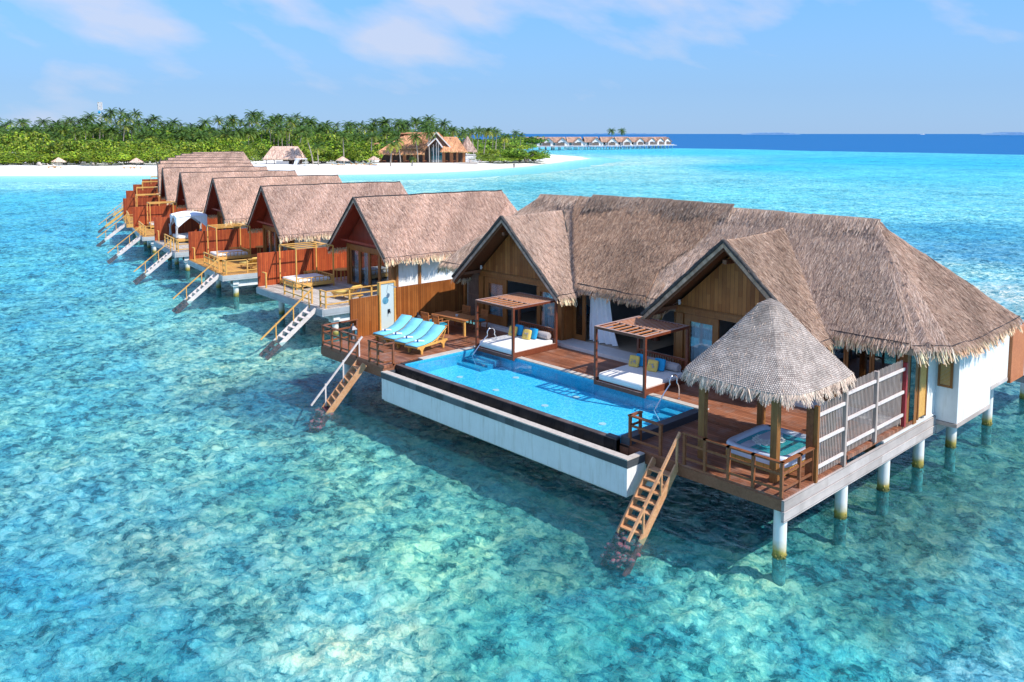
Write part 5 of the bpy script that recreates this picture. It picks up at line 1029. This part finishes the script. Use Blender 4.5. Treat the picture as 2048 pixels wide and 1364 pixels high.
# ---- foliage meshes
LP = np.array([(.10, .21, .016), (.17, .31, .02), (.29, .43, .028), (.05, .11, .016), (.40, .49, .035), (.23, .27, .035)])
def bush_mesh(seed, w_=1.0, h=1.0, n=1500, pal=(.2, .25, .22, .13, .1, .1), gain=1.0):
    r = np.random.default_rng(seed); K = 9; cx = r.uniform(-.55, .55, K); cy = r.uniform(-.5, .5, K); cz = r.uniform(.25, .68, K) ; rs = r.uniform(.25, .46, K); kk = r.integers(0, K, n)
    d = r.normal(0, 1, (n, 3)); d[:, 2] = np.abs(d[:, 2]) * .9 - .25; d /= np.linalg.norm(d, axis=1)[:, None]; rr = rs[kk] * r.uniform(.72, 1.05, n)
    p = np.stack([cx[kk], cy[kk], cz[kk]], 1) + d * rr[:, None]; p[:, 2] = np.maximum(p[:, 2], .02); p *= np.array([w_, w_, h])
    nrm = d + r.normal(0, .5, (n, 3)); nrm /= np.linalg.norm(nrm, axis=1)[:, None]; a = np.cross(nrm, r.normal(0, 1, (n, 3))); a /= np.linalg.norm(a, axis=1)[:, None]; b_ = np.cross(nrm, a)
    sz = r.uniform(.03, .075, n)[:, None] * w_; V = np.stack([p - a * sz, p - b_ * sz * .6, p + a * sz, p + b_ * sz * .6], 1).reshape(-1, 3)
    cl = r.uniform(.5, 1.3, K)[kk]; col = LP[r.choice(6, n, p=np.array(pal) / sum(pal))] * cl[:, None] * gain; return V, np.repeat(col, 4, 0)
BM = []
for i in range(7):
    pal = [(.2, .25, .22, .13, .1, .1), (.25, .3, .2, .15, .05, .05), (.08, .2, .35, .05, .22, .1), (.3, .25, .1, .25, .02, .08), (.1, .2, .3, .08, .2, .12), (.35, .3, .15, .15, .02, .03), (.1, .15, .2, .1, .15, .3)][i]
    V, C = bush_mesh(20 + i, pal=pal, n=1700); BM.append(qmesh('foliage', V, C))
core = MB().blob((0, 0, .36), (1.1, 1.05, .72), 1, 1, 12, 7); 
def bush(p, w_, h, k, label, rz=0, group='bushes along the beach', name='bush', cat='bush', stem=True):
    t_ = thing(name, label, cat, p, group); a = link('foliage', BM[k], 'leaf' if not BM[k].materials else None, t_); a.location = (0, 0, 0); a.scale = (w_, w_, h); a.rotation_euler = (0, 0, rz)
    a2 = link('stem', STEM, 'trunk' if not STEM.materials else None, t_); a2.location = (0, 0, -.3); a2.scale = (w_, w_, h); return t_
sm = MB()
for q in range(5): sm.tube([(0, 0, 0), (.12 * math.cos(q * 1.3), .12 * math.sin(q * 1.3), .3), (.4 * math.cos(q * 1.3), .4 * math.sin(q * 1.3), .6)], [.03, .022, .01], 5)
STEM = bpy.data.meshes.new('stem'); STEM.from_pydata(sm.v, [], sm.f); STEM.update()
rg = random.Random(42); shade = ['mid green rounded bush in the thicket behind the beach', 'mid green rounded bush in the thicket behind the beach', 'bright yellow-green bush in the thicket behind the beach', 'dark green bush in the thicket behind the beach', 'bright yellow-green bush in the thicket behind the beach', 'dark green bush in the thicket behind the beach', 'olive brown-green bush in the thicket behind the beach']
HOLES = [(500, 612, 280, 331), (745, 962, 262, 334)]
def clear(x, yb): return any(a < x < b and yb > 312 for a, b, _, _ in HOLES)
rows = [(0, 327.5, 4.6, 7.5, 30, (2, 4, 2, 1, 4)), (1, 324, 6.3, 9, 31, (2, 4, 0, 2, 6)), (2, 319, 8.0, 10.5, 33, (1, 0, 2, 4, 5)), (3, 313, 9.0, 12, 36, (1, 3, 5, 3, 6)), (4, 307, 9.6, 15, 42, (3, 5, 3)), (5, 304, 11.0, 18, 40, (3, 5, 3)), (6, 302.5, 12.5, 20, 44, (3, 5))]
for ri, yb, hh, ww, stp, ks in rows:
    x = -40.0
    while x < 1072:
        y_ = yb + (3 if x < 320 else 0) - max(0, (x - 820)) * .022 + rg.uniform(-1.2, 1.2)
        if not clear(x, y_) and not (ri > 1 and x > 1045):
            h_ = hh * rg.uniform(.6, 1.3) * (.55 if x > 1035 else (.55 if x > 900 else (.8 if x > 860 else 1))); k = rg.choice(ks); bush(at(x, y_, 1.05), ww * rg.uniform(.85, 1.15), h_, k, shade[k], rg.uniform(0, 6), 'bushes of the thicket: ' + shade[k].split(' ')[0])
        x += stp * rg.uniform(.8, 1.15)
bush(at(1052, 323, 1.0), 10, 5.2, 5, 'dark round bush at the very tip of the green spit', 1, None)
for x in (520, 545, 570, 596): bush(at(x, 320.5, 1.05), 7, 4.0, rg.choice((1, 5)), 'dark bush behind the open hut with the hipped thatch roof', x, 'bushes behind the hut')
for x in (760, 800, 840, 880, 920, 945): bush(at(x, 311, 1.05), 10, 6, rg.choice((3, 5)), 'dark bush behind the beach restaurant', x, 'bushes behind the restaurant')
# ---- palms
def frond_mesh(seed, nf=24, L=3.6, droop=1.0, yellow=.2):
    r = np.random.default_rng(seed); Vs = []; Cs = []
    for f in range(nf):
        az = 2 * math.pi * (f * .382 + r.uniform(-.04, .04)); el = 1.25 - 1.75 * (f / nf) ** 1.0 + r.uniform(-.12, .12); Lf = L * r.uniform(.82, 1.1); n_ = 15
        ts = np.linspace(0, 1, n_ + 1); th = el - ts ** 1.3 * (1.25 * droop) ; seg = Lf / n_; x = np.cumsum(np.cos(th) * seg); z = np.cumsum(np.sin(th) * seg)
        c, s = math.cos(az), math.sin(az); P_ = np.stack([x * c, x * s, z], 1); side = np.array([-s, c, 0.]); old = f / nf
        base = np.array((.055, .125, .024)) * (1 - old * .3) + np.array((.34, .27, .03)) * max(0, old - (1 - yellow * 2)) * 1.5 + np.array((.10, .13, .01)) * old * .7; base = base * r.uniform(.8, 1.2)
        for i in range(n_):
            p = P_[i]; d = P_[i + 1] - p; d /= np.linalg.norm(d); ll = .78 * math.sin(math.pi * (.12 + .80 * ts[i])) ** .7 * L / 3.6; wv = seg * .6
            for sg_ in (-1, 1):
                tip = p + side * sg_ * ll * .8 + d * ll * .45 + np.array((0, 0, -ll * (.30 + .25 * r.random()))); Vs.append([p, p + d * wv * 1.6, tip + d * .04, tip - d * .02]); Cs.append(base * r.uniform(.75, 1.3))
            Vs.append([p - side * .04, p + side * .04, P_[i + 1] + side * .03, P_[i + 1] - side * .03]); Cs.append(base * 1.3)
    return np.array(Vs).reshape(-1, 3), np.repeat(np.array(Cs), 4, 0)
PM = [qmesh('crown', *frond_mesh(60 + i, nf=(24, 28, 20, 26, 18)[i], L=(3.8, 4.1, 3.6, 4.0, 3.4)[i], droop=(1., 1.15, .85, 1.3, 1.0)[i], yellow=(.18, .05, .25, .35, .1)[i])) for i in range(5)]
TM = {}
def palm(base, crown, k, label, group=None, sc=1.0):
    base, crown = Vector(base), Vector(crown); d = crown - base; key = round(d.x, 1), round(d.y, 1), round(d.z, 1)
    t_ = thing('palm_tree', label, 'palm tree', base, group)
    mb = MB(); K = 8; mb.tube([base + Vector((d.x * (i / K) ** 1.6, d.y * (i / K) ** 1.6, d.z * i / K)) + Vector((0, 0, -.3 if i == 0 else 0)) for i in range(K + 1)], [.24 - .11 * (i / K) for i in range(K + 1)], 7); mb.build('trunk', 'trunk', t_)
    c = link('crown', PM[k], 'leaf' if not PM[k].materials else None, t_); c.location = d; c.scale = (sc,) * 3; c.rotation_euler = (0, 0, rg.uniform(0, 6)); return t_
FRONT = [(626, 329, 612, 274, 0), (637, 331, 634, 296, 2), (688, 328, 686, 274, 0), (742, 328, 744, 274, 2), (781, 332, 785, 291, 3), (801, 326, 795, 283, 3), (836, 326, 831, 274, 1), (859, 326, 857, 264, 1), (948, 320, 943, 265, 0), (955, 314, 957, 262, 1), (967, 320, 976, 263, 3), (991, 311, 994, 264, 4), (1008, 309, 1009, 276, 3), (1026, 300, 1031, 266, 1), (824, 331, 826, 319, 2), (494, 314, 491, 291, 2), (596, 316, 606, 262, 0), (935, 312, 932, 266, 4)]
FL = ['leaning palm with a curved pale trunk right of the open hut', 'short palm in front of the leaning palm on the sand', 'tall straight palm above the thatched umbrella right of the hut', 'tall palm at the left end of the beach restaurant', 'short full palm on the sand before the left restaurant roof', 'leaning palm crossing the left restaurant roof', 'palm before the middle of the big restaurant roof', 'tallest palm before the glazed gable of the restaurant', 'palm right beside the grey conical roof of the restaurant', 'slim palm just behind the one by the grey conical roof', 'palm leaning right in the group past the restaurant', 'slim straight palm in the middle of the group past the restaurant', 'short palm among the bushes near the green spit', 'palm farthest right on the island above the spit bushes', 'small yellow palm standing low on the sand before the restaurant', 'palm rising over the far end of the villa row', 'tall palm behind the hipped hut', 'slim palm behind the grey conical roof']
for i, (bx, by, cx_, cy_, k) in enumerate(FRONT):
    b_ = at(bx, by, 1.1); dd = (b_ - CAM).dot(_f); palm(b_, at(cx_, cy_, d=dd), k, FL[i], None, .42 if i == 14 else (.8 if dd < 300 else .85))
x = -30.0
sky_line = lambda x: 240 + 7 * math.sin(x * .021) - 8 * math.exp(-((x - 240) / 60) ** 2) - 6 * math.exp(-((x - 560) / 90) ** 2) + max(0, (x - 600)) * .022
while x < 905:
    for rr_i in range(3):
        xx = x + rg.uniform(-8, 8) ; yb = (312, 307.5, 304)[rr_i] + rg.uniform(-1, 1); b_ = at(xx, yb, 1.1); dd = (b_ - CAM).dot(_f)
        cyy = sky_line(xx) + (30, 17, 4)[rr_i] + rg.uniform(-6, 8); c_ = at(xx + rg.uniform(-4, 4), cyy, d=dd); palm(b_, c_, rg.choice((0, 1, 1, 4, 2)), 'coconut palm in the dense palm wood behind the beach thicket', 'palms of the palm wood', rg.uniform(.95, 1.25))
    x += 13.5
for x in (905, 925, 965, 985, 1005, 1015, 1040):
    b_ = at(x, 306, 1.1); palm(b_, at(x + 2, 268 + rg.uniform(-5, 8), d=(b_ - CAM).dot(_f)), rg.choice((1, 4)), 'background palm in the grove past the restaurant', 'palms of the grove past the restaurant', 1.05)
for x, nm in ((1223, 'left'), (1244, 'right')):
    b_ = at(x, 288, 1.0); palm(b_, at(x, 262, d=(b_ - CAM).dot(_f)), 1, f'{nm} one of the two lone palms rising behind the far villa row', None, 1.25)
# ---- island buildings, built in a frame turned to face the camera
def frame_at(px, py, z=1.05):
    p = at(px, py, z); m = Matrix((CR, CF, Vector((0, 0, 1)))).transposed().to_4x4(); m.translation = Vector((p.x, p.y, z)); return m, (p - CAM).dot(_f) / FPX
def tr(m, pts): return [tuple(m @ Vector(p)) for p in pts]
OT = (1.35, .98, .68)
mR, u = frame_at(845, 326); RS = thing('beach_restaurant', 'large beach restaurant with orange thatched roofs and a glazed gable', 'restaurant', mR.translation)
def X(px): return (px - 845) * u
def Z(py): return (326 - py) * u
thatch([dict(poly=tr(mR, [(X(797), 7, Z(274)), (X(750), -1, Z(307)), (X(850), -1, Z(307)), (X(855), 7, Z(266))]), eaves=[(1, 2)]),
        dict(poly=tr(mR, [(X(797), 7, Z(266)), (X(855), 7, Z(266)), (X(875), 15, Z(300)), (X(780), 15, Z(300))]), d=.3),
        dict(poly=tr(mR, [(X(806), 9, Z(265)), (X(795), .5, Z(296)), (X(850), .5, Z(296)), (X(872), 4, Z(265))]), eaves=[(1, 2)]),
        dict(poly=tr(mR, [(X(872), 1.5, Z(265)), (X(872), 12, Z(265)), (X(846), 12, Z(299)), (X(846), 1.5, Z(299))]), eaves=[]),
        dict(poly=tr(mR, [(X(872), 1.5, Z(265)), (X(903), 1.5, Z(298)), (X(903), 12, Z(298)), (X(872), 12, Z(265))]), eaves=[]),
        dict(poly=tr(mR, [(X(752), 2, Z(286)), (X(741), 2, Z(290)), (X(741), 8, Z(290)), (X(752), 8, Z(286))]), eaves=[]),
        dict(poly=tr(mR, [(X(873), -2, Z(277)), (X(873), 2.5, Z(277)), (X(857), 2.5, Z(292)), (X(857), -2, Z(292))]), eaves=[]),
        dict(poly=tr(mR, [(X(873), -2, Z(277)), (X(886), -2, Z(294)), (X(886), 2.5, Z(294)), (X(873), 2.5, Z(277))]), eaves=[])], RS, 'roof', dens=14, bl=(.5, 1.2), bw=(.08, .2), thick=.35, tint=OT, fl=(.3, .6), fringe=.3, cords=False)
thatch([dict(poly=tr(mR, [(X(886), 6, Z(274)), (X(880), -.5, Z(302)), (X(934), -.5, Z(303)), (X(912), 6, Z(274))]), eaves=[(1, 2)]), dict(poly=tr(mR, [(X(912), 6, Z(274)), (X(934), -.5, Z(303)), (X(928), 12, Z(303))]), eaves=[])], RS, 'side_roof', dens=14, bl=(.5, 1.2), bw=(.08, .2), thick=.3, tint=OT, fringe=.3, cords=False)
gc2 = [dict(poly=tr(mR, [(X(933), 7, Z(272)), (X(933) + 3.4 * math.cos(a), 7 + 3.4 * math.sin(a), Z(303)), (X(933) + 3.4 * math.cos(a + .786), 7 + 3.4 * math.sin(a + .786), Z(303))]), eaves=[]) for a in [q * .786 for q in range(8)]]
thatch(gc2, RS, 'conical_roof', dens=14, bl=(.5, 1.2), bw=(.08, .2), thick=.3, tint=(.95, .95, 1), fringe=.3, cords=False)
b_ = MB()
for (x0, x1) in ((757, 763), (781, 785), (805, 812), (826, 832), (845, 849), (884, 890), (899, 906), (912, 916), (925, 930)): b_.box(X(x0), X(x1), 1.0, 1.3, 0, Z(302), mR)
b_.build('column', 'teak', RS)
MB().box(X(755), X(930), 3.2, 3.5, 0, Z(300), mR).prism(tr(mR, [(X(848), 1.9, Z(300)), (X(900), 1.9, Z(300)), (X(872), 1.9, Z(268))]), tuple(CF * .2)).build('wall', 'innerdk', RS)
g_ = MB(); 
for x in (866, 872, 876): g_.box(X(x), X(x) + .28, .6, .8, 0, Z(289 if x < 872 else 284), mR)
g_.build('white_column', 'sill', RS); MB().prism(tr(mR, [(X(859), 1.2, 0), (X(886), 1.2, 0), (X(886), 1.2, Z(295)), (X(873), 1.2, Z(280)), (X(859), 1.2, Z(295))]), tuple(CF * .1)).build('glazed_gable', 'glass_dk', RS)
bg_ = MB()
for a, b in (((873, 276.5), (857, 292)), ((873, 276.5), (886.5, 295)), ((872, 264.5), (847, 298)), ((872, 264.5), (903.5, 298))): bg_.bar(mR @ Vector((X(a[0]), -2.15 if a[1] > 270 else 1.3, Z(a[1]))), mR @ Vector((X(b[0]), -2.15 if a[1] > 270 else 1.3, Z(b[1]))), .25, .4)
bg_.build('barge_board', 'sill', RS)
s_ = MB()
for i in range(6): s_.box(X(931), X(951), 1.0, 1.2, .3 + i * .5, .55 + i * .5, mR)
s_.build('slatted_wall', 'sill', RS); MB().box(X(742), X(955), -3.5, 4, -.2, .18, mR).build('terrace', 'coping', RS)
for i, px in enumerate((770, 792, 815, 850, 893, 908, 940, 960)):
    q = mR @ Vector((X(px), -2.2, .18)); o = thing('terrace_table', 'small wooden table with seats on the restaurant terrace', 'table', q, 'terrace tables of the restaurant')
    MB().box(-.5, .5, -.5, .5, .7, .76, Matrix.Translation(q)).build('table_top', 'teak', o); MB().box(-.05, .05, -.05, .05, 0, .7, Matrix.Translation(q)).box(-1.1, -.7, -.3, .3, .4, .45, Matrix.Translation(q)).box(.7, 1.1, -.3, .3, .4, .45, Matrix.Translation(q)).build('seats', 'red', o)
mH, u = frame_at(566, 329); HU = thing('thatched_hut', 'open beach hut with a hipped grey-thatched roof', 'hut', mH.translation)
def X(px): return (px - 566) * u
def Z(py): return (329 - py) * u
thatch([dict(poly=tr(mH, [(X(540), 3.5, Z(293)), (X(527), -.5, Z(317)), (X(603), -.5, Z(317)), (X(591), 3.5, Z(293))]), eaves=[(1, 2)]), dict(poly=tr(mH, [(X(591), 3.5, Z(293)), (X(603), -.5, Z(317)), (X(603), 7.5, Z(317))]), eaves=[]), dict(poly=tr(mH, [(X(540), 3.5, Z(293)), (X(527), 7.5, Z(317)), (X(527), -.5, Z(317))]), eaves=[]), dict(poly=tr(mH, [(X(540), 3.5, Z(293)), (X(591), 3.5, Z(293)), (X(603), 7.5, Z(317)), (X(527), 7.5, Z(317))]), eaves=[])], HU, dens=16, bl=(.5, 1.1), bw=(.07, .16), thick=.3, tint=(1.25, 1.25, 1.3), fringe=.4, cords=False)
b_ = MB()
for px in (532, 548, 566, 584, 598): b_.box(X(px) - .1, X(px) + .1, .3, .5, 0, Z(316), mH)
b_.build('post', 'innerdk', HU); MB().box(X(560), X(598), 4, 4.3, 0, Z(318), mH).build('wall', 'innerdk', HU); MB().box(X(552), X(577), .2, .9, 0, 1.1, mH).build('counter', 'sill', HU)
o = thing('beach_cabana', 'white draped beach cabana on the sand right of the hipped hut', 'cabana', at(601, 330, 1.05)); mm, u = frame_at(601, 330)
for x in (-1.6, 1.6):
    for y in (0, 2): MB().box(x - .08, x + .08, y, y + .15, 0, 1.9, mm).build('post', 'sill', o)
MB().box(-1.9, 1.7, -.2, 2.3, 1.9, 2.05, mm).prism(tr(mm, [(-2.3, 0, 0), (-1.4, 0, 0), (-.6, 0, 1.9), (-1.7, 0, 1.9)]), tuple(CF * 2)).build('canopy', 'drape', o)
def umbrella(px, py, label, h=2.9, r=1.9):
    q = at(px, py, 1.05); o = thing('thatched_umbrella', label, 'beach umbrella', q, 'thatched umbrellas on the beach'); MB().cyl(q, q + Vector((0, 0, h)), .07, n=8).build('pole', 'trunk', o)
    c = q + Vector((0, 0, h)); thatch([dict(poly=[c, c + Vector((r * math.cos(a), r * math.sin(a), -1.15)), c + Vector((r * math.cos(a + .786), r * math.sin(a + .786), -1.15))], eaves=[(1, 2)]) for a in [k * .786 for k in range(8)]], o, 'canopy', dens=30, bl=(.3, .7), bw=(.05, .1), thick=.08, tint=(1.5, 1.5, 1.55), fringe=.4, cords=False, fr_tint=(1.6, 1.6, 1.6)); return q
for px, py, lb in ((118, 333.5, 'thatched umbrella at the far left of the beach'), (273, 334.5, 'thatched umbrella just left of the villa row'), (685, 330.5, 'thatched umbrella below the tall straight palm'), (748, 329.5, 'thatched umbrella at the left corner of the restaurant')): umbrella(px, py, lb)
for i, (px, py) in enumerate(((678, 331), (691, 331), (716, 330), (725, 330), (742, 330.5), (755, 330.5), (113, 336), (124, 336), (264, 337), (284, 337))):
    o = copy_tree(LG); o.location = at(px, py, 1.0); o.rotation_euler = (0, 0, R(150)); o.scale = (1.25,) * 3
    o['label'] = ['left lounger under the umbrella by the tall straight palm', 'right lounger under the umbrella by the tall straight palm', 'left one of the two loungers on open sand left of the restaurant', 'right one of the two loungers on open sand left of the restaurant', 'left lounger under the umbrella at the restaurant corner', 'right lounger under the umbrella at the restaurant corner', 'left lounger under the far left beach umbrella', 'right lounger under the far left beach umbrella', 'left lounger under the umbrella near the villa row', 'right lounger under the umbrella near the villa row'][i]
    o['group'] = 'loungers on the beach'
    if i > 5: retint(o, 'aqua', 'fabric')
# gabled hut and slate roofs in the green
def hut(px, py, w_, h, label, roofm, d=7, face='red', gable=True):
    mm, u = frame_at(px, py); o = thing('island_house', label, 'house', mm.translation); e = h * .55
    MB().box(-w_ / 2 + .3, w_ / 2 - .3, .5, d - .5, -1.5, e, mm).build('wall', 'innerdk', o)
    if gable: MB().prism(tr(mm, [(0, 0, h), (-w_ / 2, 0, e), (-w_ / 2 - .1, 0, e + .25), (0, 0, h + .3), (w_ / 2 + .1, 0, e + .25), (w_ / 2, 0, e)]), tuple(CF * d)).build('roof', roofm, o); MB().prism(tr(mm, [(0, .3, h - .1), (-w_ / 2 + .3, .3, e), (w_ / 2 - .3, .3, e)]), tuple(CF * .2)).build('gable_panel', face, o)
    else: MB().prism(tr(mm, [(-w_ / 2, 0, e), (w_ / 2, 0, e), (w_ * .32, d / 2, h), (-w_ * .32, d / 2, h)]), (0, 0, .25)).prism(tr(mm, [(-w_ / 2, d, e), (w_ / 2, d, e), (w_ * .32, d / 2, h), (-w_ * .32, d / 2, h)]), (0, 0, .25)).build('roof', roofm, o)
hut(381, 309, 7, 7.2, 'small dark-roofed house with a red gable in the thicket above the villa row', 'slate')
hut(18, 313, 16, 7.8, 'slate-roofed house half hidden in the thicket at the left edge', 'slate', gable=False); hut(86, 312, 8, 8.2, 'smaller slate roof showing between the palms at the left', 'slate', gable=False)
hut(718, 322, 5, 4.6, 'low grey roof between the bushes left of the restaurant', 'slate', gable=False)
hut(20, 326, 3.2, 3.6, 'small thatched shelter in the bushes at the left edge of the beach', 'sill', gable=True, face='dark', d=3)
# antenna tower
q = at(204, 303, 1.1); dd = (q - CAM).dot(_f); tp = at(204, 204, d=dd); TWR = thing('antenna_tower', 'white lattice antenna tower with round dishes rising above the palms', 'tower', q); l = MB(); H_ = tp.z - q.z
for k in range(3):
    a = k * 2.1; l.bar(q + Vector((.9 * math.cos(a), .9 * math.sin(a), 0)), q + Vector((.45 * math.cos(a), .45 * math.sin(a), H_ - 4)), .14, .14, (0, 1, 0))
for i in range(14):
    z0 = H_ * i / 16; a = (i % 3) * 2.1; b = ((i + 1) % 3) * 2.1; r0 = .9 - .45 * i / 16; l.bar(q + Vector((r0 * math.cos(a), r0 * math.sin(a), z0)), q + Vector((r0 * math.cos(b), r0 * math.sin(b), z0 + H_ / 16)), .1, .1)
l.build('lattice', 'sill', TWR); t_ = MB()
for k in range(6): a = k * 1.05; t_.box(q.x + 1.1 * math.cos(a) - .22, q.x + 1.1 * math.cos(a) + .22, q.y + 1.1 * math.sin(a) - .15, q.y + 1.1 * math.sin(a) + .15, q.z + H_ - 4.2, q.z + H_ - .2)
t_.tube([q + Vector((1.35 * math.cos(k * .42), 1.35 * math.sin(k * .42), H_ - .2)) for k in range(16)], .12, 6).tube([q + Vector((1.35 * math.cos(k * .42), 1.35 * math.sin(k * .42), H_ - 4.2)) for k in range(16)], .12, 6); t_.build('antenna', 'sill', TWR)
c = q + Vector((0, 0, H_ - 5.8)) - _f * 1.0; MB().cyl(c, c - _f * .5, .8, .6, 16).build('dish', 'bluefab', TWR)
for k, (px, py) in enumerate(((185, 331), (20, 326.5), (78, 331.5))):
    q = at(px, py, 1.1); b = MB().blob(q + Vector((0, 0, .6)), (1.6, 1.2, 1.3), .9, .8, 14, 8).blob(q + Vector((.5, .3, .3)), (1.2, 1, .7), .9, .8, 12, 7).build('beach_rock', 'coping', None, q); tag(b, ['rounded pale boulder at the foot of the bushes between the two left umbrellas', 'low pale boulder under the bushes at the left edge', 'small pale boulder at the bush line left of the far left umbrella'][k], 'rock')
# ================================================================== far row of villas
def far_proto():
    V_ = thing('far_villa', 'x', 'villa', (0, 0, 0), 'villas of the far row on the horizon')
    thatch([dict(poly=[(-5, 0, 9), (-5, -4, 5.2), (5, -4, 5.2), (5, 0, 9)], eaves=[]), dict(poly=[(-5, 0, 9), (5, 0, 9), (5, 4, 5.2), (-5, 4, 5.2)], eaves=[])], V_, dens=8, bl=(.8, 1.6), bw=(.1, .25), thick=.35, tint=(.95, .85, .82), cords=False)
    thatch([dict(poly=[(2.5, 0, 8.6), (2.5, -6, 8.6), (-1, -6, 5.2), (-1, -3, 5.2)], eaves=[]), dict(poly=[(2.5, 0, 8.6), (6, -3, 5.2), (6, -6, 5.2), (2.5, -6, 8.6)], eaves=[])], V_, 'gable_roof', dens=8, bl=(.8, 1.6), bw=(.1, .25), thick=.3, tint=(.9, .8, .78), cords=False)
    MB().box(-4.5, 4.8, -3.2, 3.2, 2.4, 5.3).prism([(-.6, -5.2, 5.3), (5.6, -5.2, 5.3), (2.5, -5.2, 8.2)], (0, .2, 0)).box(-.4, 5.4, -5.2, -3.2, 2.4, 5.3).build('wall', 'white', V_)
    MB().box(1.2, 3.8, -5.26, -5.2, 2.6, 5.1).box(-3.4, -2, -3.26, -3.2, 2.8, 4.8).build('window', 'glass_dk', V_)
    MB().box(-1.2, 3.4, -8.6, -8.4, 2.5, 4.6).build('privacy_fence', 'innerdk', V_); MB().box(-3.5, 6.5, -8.6, 4, 2.2, 2.5).box(-3, 7.5, -10.6, -8.6, 1.6, 1.9).build('deck', 'sill', V_)
    for x in (-3, 1, 5): 
        for y in (-8, -3, 3): MB().box(x - .25, x + .25, y - .25, y + .25, -1.2, 2.2).build('pillar', 'white', V_)
    return V_
FV = far_proto()
for i, (px, py) in enumerate(((1040, 298.4), (1062, 298.2), (1088, 298), (1115, 297.8), (1147, 297.4), (1181, 297), (1213, 296.6), (1242, 296), (1268, 295.4), (1291, 294.9), (1308, 294.6), (1322, 294.2))):
    o = FV if i == 0 else copy_tree(FV); q = at(px, py, 0); o.location = (q.x, q.y, 0); yaw_ = math.atan2(CR.y, CR.x); o.rotation_euler = (0, 0, yaw_ + R(-4 + 3.2 * i)); s_ = 1.0 if i < 8 else .97; o.scale = (s_ * 1.15, s_, s_ * .98)
    o['label'] = f'small thatched villa in the far row on the horizon, {(ORD + ["twelfth"])[i]} from the left'
# ---- horizon: low islands and a boat
for i, (x0, x1, d, h, lb) in enumerate(((1496, 1602, 9000, 24, 'x'), (2000, 2120, 7000, 26, 'x'), (1150, 1330, 14000, 20, 'x'))):
    mb = MB(); K = 26; c0 = at(x0, 267, d=d); c1 = at(x1, 267, d=d); v = []
    for k in range(K + 1):
        t_ = k / K; p = c0.lerp(c1, t_); hh = h * math.sin(math.pi * t_) ** .5 * (.75 + .25 * math.sin(k * 2.3)); v += [(p.x, p.y, -2), (p.x, p.y, hh), (p.x + CF.x * 300, p.y + CF.y * 300, hh), (p.x + CF.x * 300, p.y + CF.y * 300, -2)]
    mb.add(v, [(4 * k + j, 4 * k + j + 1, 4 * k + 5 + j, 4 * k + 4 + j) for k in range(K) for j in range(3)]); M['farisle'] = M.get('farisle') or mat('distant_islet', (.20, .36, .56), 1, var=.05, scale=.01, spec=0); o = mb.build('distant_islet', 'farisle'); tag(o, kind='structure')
q = at(1845, 269.2, 0); BT = thing('boat', 'tiny white motor boat under way on the deep blue water near the horizon', 'boat', q); mB = Matrix((CR, CF, Vector((0, 0, 1)))).transposed().to_4x4(); mB.translation = q; k = 1.7
bd = MB(); bd.prism([mB @ Vector(p) for p in ((-16 * k, -3 * k, .2), (12 * k, -3 * k, .2), (17 * k, -3 * k, 3.5 * k), (-16 * k, -3 * k, 2.5 * k))], tuple(CF * 6 * k)); bd.build('hull', 'white', BT); MB().box(2 * k, 9 * k, -2 * k, 2 * k, 2.5 * k, 7 * k, mB).build('cabin', 'sill', BT)
MB().box(-60, -24 * k, -3, 3, .05, .8, mB).build('wake', 'foam', BT)
